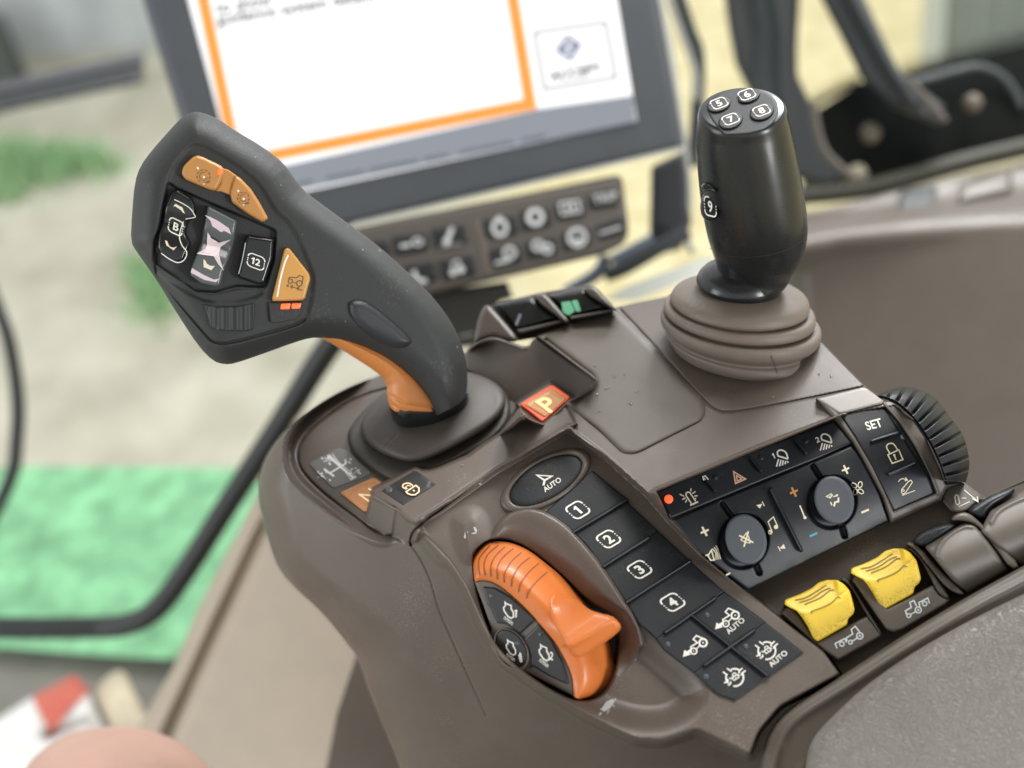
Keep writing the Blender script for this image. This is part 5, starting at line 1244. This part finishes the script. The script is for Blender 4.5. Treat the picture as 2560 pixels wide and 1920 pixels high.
# pale wall outside, far left, and corrugated sheets far right
def box3(c, ax, ay, hz, h):                     # footprint centre, half axes, bottom z, height
    c, ax, ay = arr(c), arr(ax), arr(ay); V = []
    for z in (hz, hz + h):
        for s, t in ((-1, -1), (1, -1), (1, 1), (-1, 1)): V.append(np.array([*(c + s * ax + t * ay), z]))
    return V, [(0, 3, 2, 1), (4, 5, 6, 7), (0, 1, 5, 4), (1, 2, 6, 5), (2, 3, 7, 6), (3, 0, 4, 7)]
p0, p1 = spot(-60, 150), spot(420, 120)
V, f_ = box3(((p0 + p1) / 2)[:2] + np.array([-.1, .3]), (p1 - p0)[:2] / 2 * 1.6, np.array([0, .25]), -1.9, 3.0)
wl = mk('yard_wall', V, f_, mat('pale_concrete', (.62, .65, .65, 1), .8, bump=.4, bscale=40, var=.25, vscale=3), smooth=False); tag(wl, 'pale grey concrete wall outside at the upper left', 'wall')
hd = mk('hedge', *box3(((p0 + p1) / 2)[:2] + np.array([-.55, -.2]), (p1 - p0)[:2] * .34, np.array([0, .12]), -1.9, .34), mat('dark_bin', (.10, .11, .10, 1), .8, bump=.3, bscale=40, var=.3, vscale=8), smooth=False); hd.name = 'stone_block'; tag(hd, 'dark low block standing before the pale wall at the upper left', 'block')
# corrugated sheets
s0, s1 = spot(2330, 175), spot(2760, 60)
n = 60; V = []; f_ = []
dirv = (s1 - s0)[:2]; perp = np.array([-dirv[1], dirv[0]]) / np.linalg.norm(dirv)
for i in range(n * 4 + 1):
    u = i / (n * 4); o = .05 * math.cos(u * n * 2 * math.pi * .55)
    for z, b in ((-1.9, 0), (1.2, 0), (1.2, .04), (-1.9, .04)): V.append(np.array([*(s0[:2] + dirv * u + perp * (o + b)), z]))
for i in range(n * 4):
    for k in range(4): f_.append((i * 4 + k, i * 4 + (k + 1) % 4, (i + 1) * 4 + (k + 1) % 4, (i + 1) * 4 + k))
cs = mk('corrugated_fence', V, f_, mat('pale_zinc_sheet', (.50, .55, .53, 1), .45, var=.12), sharp=60); tag(cs, 'pale corrugated metal sheet fence outside at the upper right', 'fence')
# straw bales give the yellow band behind the window bars
# ---------------------------------------------------------------- right-hand window, its frame bars and the side trim
GLS = mat('smoked_black_panel', (.006, .008, .008, 1), .3, spec=.25)
WINP = flat(1.15, (-.25, .05, .97), (2100, 300))
win = thing('side_window', 'black bordered side window with a dotted edge print behind two black bars', 'window', P3(2200, 300, 1.15)[0])
panel_('black_border', cR((880,720),(985,650),(1225,495),(1480,448),(1700,390),(2212,262),(2600,150),(3600,-140),(3600,460),(2212,880),(1500,1060),(1250,1120),(880,1130)), WINP, GLS, win, .02, 10)
dots = Ink(); base = cR((930,640),(1230,480)); b2 = cR((1475,440),(2600,130))
for line, n in ((base, 15), (b2, 42)):
    for row in range(4):
        r = (5.5, 4.6, 3.4, 2.2)[row]
        for k in range(n):
            u = (k + .5 * (row % 2)) / n; x = line[0][0] + (line[1][0] - line[0][0]) * u; y = line[0][1] + (line[1][1] - line[0][1]) * u - row * 11 + 2
            dots.poly([tuple(q) for q in ell(x, y, r, r, n=8)])
dd = stamp('dot_print', dots, ((0, 0), (1, 0), (0, 1)), WINP, GLS, win, .0005)
p1_ = thing('window_post', 'wide black post with a grey highlight ridge behind the joystick crown', 'post', P3(1900, 150, 1.05)[0])
POSTP = flat(1.08, (-.1, 0, .99), (1900, 150))
PR = Relief(POSTP).groove(cR((600,-120),(640,60),(665,200),(668,500),(700,700)), -.014, 22)
panel_('post', cR((330,-900),(412,0),(440,200),(478,390),(545,525),(600,620),(640,1000),(1000,1130),(1140,1075),(1060,960),(962,760),(945,650),(852,455),(848,300),(862,0),(900,-900)), PR, DKG, p1_, .04, 7, .01, 18)
p2_ = thing('window_bar', 'slanting black bar with a paler right side crossing the window', 'bar', P3(2150, 200, 1.05)[0])
BP = flat(1.05, (-.1, 0, .99), (2150, 200))
BR = Relief(BP).groove(cR((1110,-200),(1190,0),(1380,350),(1540,600)), -.012, 24)
panel_('bar', cR((600,-900),(995,0),(1130,260),(1240,485),(1400,640),(1700,760),(1740,640),(1600,540),(1450,400),(1375,250),(1262,0),(870,-900)), BR, DKG, p2_, .04, 7, .01, 18)
HOSE = mat('grey_brown_hose', (.12, .105, .09, 1), .5)
tubepx('cable', 'grey brown cable hanging down the black post right of the joystick', 'cable', cR((948,640),(965,760),(1010,900),(1100,1000),(1180,1060)), 1.0, 10, HOSE)
tubepx('cable', 'grey cable arching over the black window border at the far right', 'cable', cR((1480,505),(1640,470),(1800,425),(1940,400),(2070,450),(2150,540),(2200,640)), 1.1, 9, mat('slate_hose', (.07, .085, .085, 1), .5))
tubepx('cable', 'short dim cable running down from the slanting bar', 'cable', cR((1520,480),(1600,570),(1680,660),(1740,730)), 1.0, 9, HOSE)
for (x, y, r), lb in (((1290, 800, 26), 'dim brown knob on the black border left of the slanting bar foot'), ((1905, 620, 24), 'dim brown knob on the black border under the arching cable'), ((1210, 1048, 26), 'beige cap at the lower end of the hanging cable')):
    (px, py), = cR((x, y)); c = P3(px, py, 1.09)[0]; e = r / FPX * 1.09
    rg = [(c - e * F * k, R * e * math.sqrt(max(.02, 1 - k * k)), U * e * math.sqrt(max(.02, 1 - k * k))) for k in np.linspace(-.99, .99, 9)]
    V, f_ = ringloft(rg, 16); o = mk('knob', V, f_, mat('dim_brown_cap', (.15, .12, .09, 1), .5) if x != 1210 else mat('beige_cap', (.36, .33, .24, 1), .5)); tag(o, lb, 'knob', 'knobs on the window border')
side = thing('side_trim', 'brown cab side moulding with a rounded ledge sweeping to the right edge', 'cab trim', P3(2300, 700, .95)[0])
SILL = Pl((-.12, .72, .68), *cR((1700,1200))[0], 1.0)
TUBW = Pl((-.30, -.16, .94), *cR((1600,1560))[0], float(SILL(*cR((1600,1480))[0])) + .01)
ST = Relief(SILL)
tubp = cR((700,1640),(870,1590),(1100,1530),(1500,1470),(2212,1360),(3700,1090)) + [(3500,2000),(2400,1800),(1700,1300)]
ST.raise_(cR((700,1400),(2212,1190),(3700,950),(3700,1150),(2212,1390),(700,1590)), .016, 30, 36)
ST.zone(tubp, TUBW, 26, 60)
ST.bend(lambda x, y, t: t + .05 * smooth01((2060 - x) / 160) ** 2 * smooth01((y - 600) / 120))
TRIM = mat('taupe_trim_plastic', (.128, .106, .088, 1), .40, bump=.08, var=.05, ropen=.06)
panel_('moulding', cR((820,1330),(930,1290),(1400,1160),(2212,985),(3600,640)) + [(3400,1900),(2400,1600),(1950,1250),(1930,900),(1960,680)], ST, TRIM, side, .03, 7)
panel_('pocket', roundc(cR((1425,1312),(1470,1150),(1695,1105),(1665,1255)), 8), off(SILL, .004), DKG, side, .02, 6, .004, 10)
panel_('pad', roundc(cR((1805,1228),(1825,1105),(2135,1000),(2150,1150)), 12), off(SILL, .012), TRIM, side, .02, 6, .008, 20)
olive = mat('olive_seal', (.24, .22, .14, 1), .5)
tubepx('window_seal', 'pale olive seal strip running along the bottom of the side window', 'seal', cR((860,1300),(1300,1215),(1800,1080),(2212,985),(3500,650)), 1.02, 11, olive)
tubepx('window_seal', 'dark grey seal strip directly above the pale olive one', 'seal', cR((860,1180),(1300,1130),(1800,990),(2212,890),(3500,590)), 1.08, 24, mat('dark_olive_seal', (.07, .07, .055, 1), .6))
# dark bracket and pipes between keypad and joystick
br = thing('bracket', 'black upright bracket between the keypad and the joystick', 'bracket', P3(1680, 520, .9)[0])
panel_('bracket', cR((-30,1005),(0,985),(165,905),(188,1060),(190,1230),(215,1330),(150,1500),(60,1520),(-40,1480)), flat(.90), mat('blue_black_plastic', (.020, .023, .028, 1), .45), br, .05, 6, .006, 12)
tubepx('cable', 'pale silver cable running down the right edge of the terminal', 'cable', cR((-10,-120),(30,20),(95,350),(150,750),(185,1000),(200,1200),(180,1420),(230,1520)), .93, 9, SILV)
tubepx('cable', 'second silver cable beside the terminal, bowed to the right', 'cable', cR((60,-100),(85,20),(150,200),(215,380),(238,480),(232,600)), .98, 7, SILV)
tubepx('cable', 'black cable behind the silver cables beside the joystick', 'cable', cR((110,-100),(200,180),(252,330),(250,620),(225,930),(240,1000)), 1.0, 17, DKG)
tubepx('pipe', 'blue grey pipe below the right end of the keypad', 'pipe', cK((1540,930),(1660,860),(1790,770),(1840,660)), .9, 17, mat('blue_grey_pipe', (.20, .24, .31, 1), .35))
tubepx('pipe', 'blue grey pipe stub right of the keypad corner', 'pipe', cK((1900,720),(2020,660),(2200,560)), .9, 26, mat('blue_grey_pipe_b', (.17, .20, .26, 1), .35))
tubepx('hose', 'black hose passing under the blue grey pipe stub', 'hose', cK((1830,800),(1950,760),(2080,690),(2250,590),(2450,480)), .88, 19, DKG)
shelf = relief('ledge_strip', g5((190,1050),(300,985),(660,850),(690,900),(560,960),(330,1050)), Pl((-.1, .7, .7), 1640, 700, .86), 5, mat('grey_green_ledge', (.36, .37, .32, 1), .5), None, thick=.02)
tag(shelf, 'pale grey green ledge strip behind the joystick boot', 'ledge')
# ---------------------------------------------------------------- litter and the driver's knee
LZ = plz(-.60)
lit = thing('paper_packet', 'crumpled white paper packet with a red band on the floor at the lower left', 'packet', P3(100, 1800, float(LZ(100, 1800)))[0])
PW = mat('white_paper', (.72, .70, .68, 1), .7, var=.06); PRD = mat('red_paper', (.55, .12, .08, 1), .6, var=.06)
pk_p = D1((-80,1600),(0,1550),(70,1505),(150,1470),(192,1500),(235,1590),(240,1660),(60,1760),(-80,1760))
PKR = Relief(LZ).dome(pk_p, .04, 60).groove(D1((100,1590),(190,1560),(240,1640)), .02, 14).groove(D1((0,1600),(100,1620),(150,1720)), -.01, 20)
relief('packet', pk_p, PKR, 8, PW, lit, thick=.03)
relief('red_band', D1((70,1505),(160,1458),(196,1492),(150,1530),(112,1590)), lambda x, y: PKR(x, y) - .006, 6, PRD, lit, thick=.006)
k = Ink(); k.stroke(D1((150,1600),(190,1580)), 26); k.stroke(D1((160,1640),(200,1620)), 22); stamp('pink_print', k, ((0, 0), (1, 0), (0, 1)), PKR, mat('pink_print', (.75, .42, .44, 1), .6), lit, .004)
sc1 = D1((200,1500),(235,1455),(268,1445),(290,1500),(330,1570),(345,1620),(280,1640),(240,1580))
so_ = relief('wrapper', chaikin(sc1, 1), Relief(LZ).dome(sc1, .03, 30), 7, mat('tan_wrapper', (.50, .43, .31, 1), .6, var=.25, vscale=20), None, thick=.02)
tag(so_, 'crumpled tan and silver wrapper beside the white paper packet', 'wrapper')
kn_p = D1((0,1950),(10,1760),(40,1680),(80,1625),(150,1582),(240,1566),(320,1574),(390,1602),(450,1650),(520,1740),(560,1950))
KNP = flat(.62, (.0, .35, .94), (290, 1850))
KNR = Relief(KNP).bend(lambda x, y, t: t - .055 * np.sqrt(np.maximum(0, 1 - (1 - np.clip(-segdist(chaikin(kn_p, 2), x, y) / 230, 0, 1)) ** 2)))
SKIN = mat('bare_skin', (.46, .28, .225, 1), .5, bump=.1, bscale=700, var=.07, vscale=30)
SKIN.node_tree.nodes['Principled BSDF'].inputs['Subsurface Weight'].default_value = .15; SKIN.node_tree.nodes['Principled BSDF'].inputs['Subsurface Radius'].default_value = (.01, .004, .002)
kn_ = relief('person', chaikin(kn_p, 2), KNR, 6, SKIN, None, back=lambda x, y: KNP(x, y) + .055 * np.sqrt(np.maximum(0, 1 - (1 - np.clip(-segdist(chaikin(kn_p, 2), np.asarray(x), np.asarray(y)) / 230, 0, 1)) ** 2)) + .001)
tag(kn_, 'bare knee of a seated person, cut off by the bottom edge at the left', 'person')
# water drops on the lid
DROP = mat('water', (.9, .92, .95, 1), .03); DROP.node_tree.nodes['Principled BSDF'].inputs['Transmission Weight'].default_value = .9; DROP.node_tree.nodes['Principled BSDF'].inputs['IOR'].default_value = 1.33
rr = random.Random(2)
dp = [(q, LIDS) for q in c3a((1715,1035),(2045,1132),(1840,1285),(1868,1270),(1740,1350),(2165,1315),(2190,1328),(2105,1450),(1755,1545),(1925,1605),(1360,660),(1930,1150)) + g5((495,1555),(310,1500),(425,1330))] + [(q, STRIP) for q in c3b((500,215),(800,65))] + [(q, RIDGE) for q in cL((2150,215),(1840,365),(2040,575))] + [(q, DECK) for q in g5((560,1310),(1130,1370),(1185,1378),(930,1470))]
for (x, y), sf in dp:
    r = rr.uniform(2.4, 4.4) if sf is LIDS else rr.uniform(2.4, 4)
    o = relief('water_drop', ell(x, y, r, r * .72, -.4, 18), sf, r / 5, DROP, None, thick=.0001, bevel=0, sharp=None, lift=.00005) if 0 else None
    pl_ = ell(x, y, r, r * .72, -.4 + rr.uniform(-.3, .3), 18)
    o = relief('water_drop', pl_, Relief(lambda a, b, s=sf: s(a, b) - .00008).dome(pl_, .0006, r * .7), r / 5, DROP, None, thick=.0001, sharp=None, back=lambda a, b, s=sf: s(a, b) + .0001)
    where = {id(LIDS): 'brown storage lid', id(STRIP): 'brown frame by the oval key', id(RIDGE): 'brown ridge beside the drive lever boot', id(DECK): 'brown deck around the joystick boot'}[id(sf)]
    tag(o, 'small clear water drop lying on the ' + where, 'water drop', 'water drops on the ' + where)

# rest of the cab floor, under the console
fv = []; 
for z in (-.72, -.76): fv += [(-.30, -1.6, z), (1.5, -1.6, z), (1.5, 1.25, z), (.55, 1.25, z), (.40, .52, z), (-.30, .52, z)]
ff = [tuple(range(6)), tuple(range(11, 5, -1))] + [(i, (i + 1) % 6, 6 + (i + 1) % 6, 6 + i) for i in range(6)]
cf = mk('cab_floor', fv, ff, mat('dark_floor_rubber', (.05, .048, .045, 1), .8), smooth=False); tag(cf, kind='structure')

cv, cf_ = box3((.35, .05), (1.35, 0), (0, 1.45), 1.22, .05)
ce = mk('ceiling', cv, cf_, mat('pale_headliner', (.32, .31, .29, 1), .9), smooth=False); tag(ce, kind='structure')
# ---------------------------------------------------------------- camera, light, render settings
cam = bpy.data.cameras.new('Camera'); co = bpy.data.objects.new('Camera', cam); COL.objects.link(co)
cam.sensor_width = 36; cam.lens = 36 * FPX / 2560; cam.clip_start = .01; cam.clip_end = 400
from mathutils import Matrix
co.matrix_world = Matrix([[R[0], U[0], -F[0], CAM[0]], [R[1], U[1], -F[1], CAM[1]], [R[2], U[2], -F[2], CAM[2]], [0, 0, 0, 1]])
cam.dof.use_dof = True; cam.dof.focus_distance = .440; cam.dof.aperture_fstop = (cam.lens / 1000) / .0080
SC.camera = co
w = bpy.data.worlds.new('World'); SC.world = w; w.use_nodes = True
bg = w.node_tree.nodes['Background']; bg.inputs[1].default_value = 1.12
wn = w.node_tree.nodes; wl_ = w.node_tree.links; tc = wn.new('ShaderNodeTexCoord'); sx = wn.new('ShaderNodeSeparateXYZ'); rp = wn.new('ShaderNodeValToRGB')
mp = wn.new('ShaderNodeMapRange'); mp.inputs[1].default_value = -1; mp.inputs[2].default_value = 1
wl_.new(tc.outputs['Generated'], sx.inputs[0]); wl_.new(sx.outputs['Z'], mp.inputs[0]); wl_.new(mp.outputs[0], rp.inputs[0]); wl_.new(rp.outputs[0], bg.inputs[0])
el = rp.color_ramp.elements                    # bright overcast sky
el[0].position = .40; el[0].color = (.40, .41, .38, 1); el[1].position = .52; el[1].color = (1.0, 1.05, 1.08, 1)
for ps, c in ((.72, (.98, 1.02, 1.05, 1)), (.90, (.95, 1.0, 1.05, 1))):
    e = el.new(ps); e.color = c
def area(name, loc, target, sx, sy, power, col=(1, 1, 1)):
    l = bpy.data.lights.new(name, 'AREA'); l.shape = 'RECTANGLE'; l.size = sx; l.size_y = sy; l.energy = power; l.color = col
    o = bpy.data.objects.new(name, l); COL.objects.link(o); o.location = loc
    from mathutils import Vector
    d = Vector(target) - Vector(loc); o.rotation_euler = d.to_track_quat('-Z', 'Y').to_euler(); return o
tgt = tuple(P3(1400, 1100, .48)[0])
area('overhead_fill_light', (.35, .80, 1.19), tgt, 1.1, .8, 27, (1, .98, .95))  # added toplight just under the ceiling, not a lamp of the cab
sl = bpy.data.lights.new('sun', 'SUN'); sl.energy = .85; sl.angle = math.radians(25); sl.color = (1, .98, .94)
so = bpy.data.objects.new('sun', sl); COL.objects.link(so); so.rotation_euler = (math.radians(-8), math.radians(6), 0)
area('windscreen_light', (.95, 1.7, .95), tgt, .55, .4, 28, (.97, .99, 1))
area('rear_window_light', (1.0, -.55, .12), tgt, .16, .5, 11, (.97, .98, 1))
area('door_light', (-1.5, .1, .35), tgt, .6, .9, 11, (.98, 1, .98))
SC.view_settings.view_transform = 'Standard'; SC.view_settings.look = 'None'; SC.view_settings.exposure = 0; SC.view_settings.gamma = 1
SC.cycles.use_denoising = True
SC.cycles.max_bounces = 8
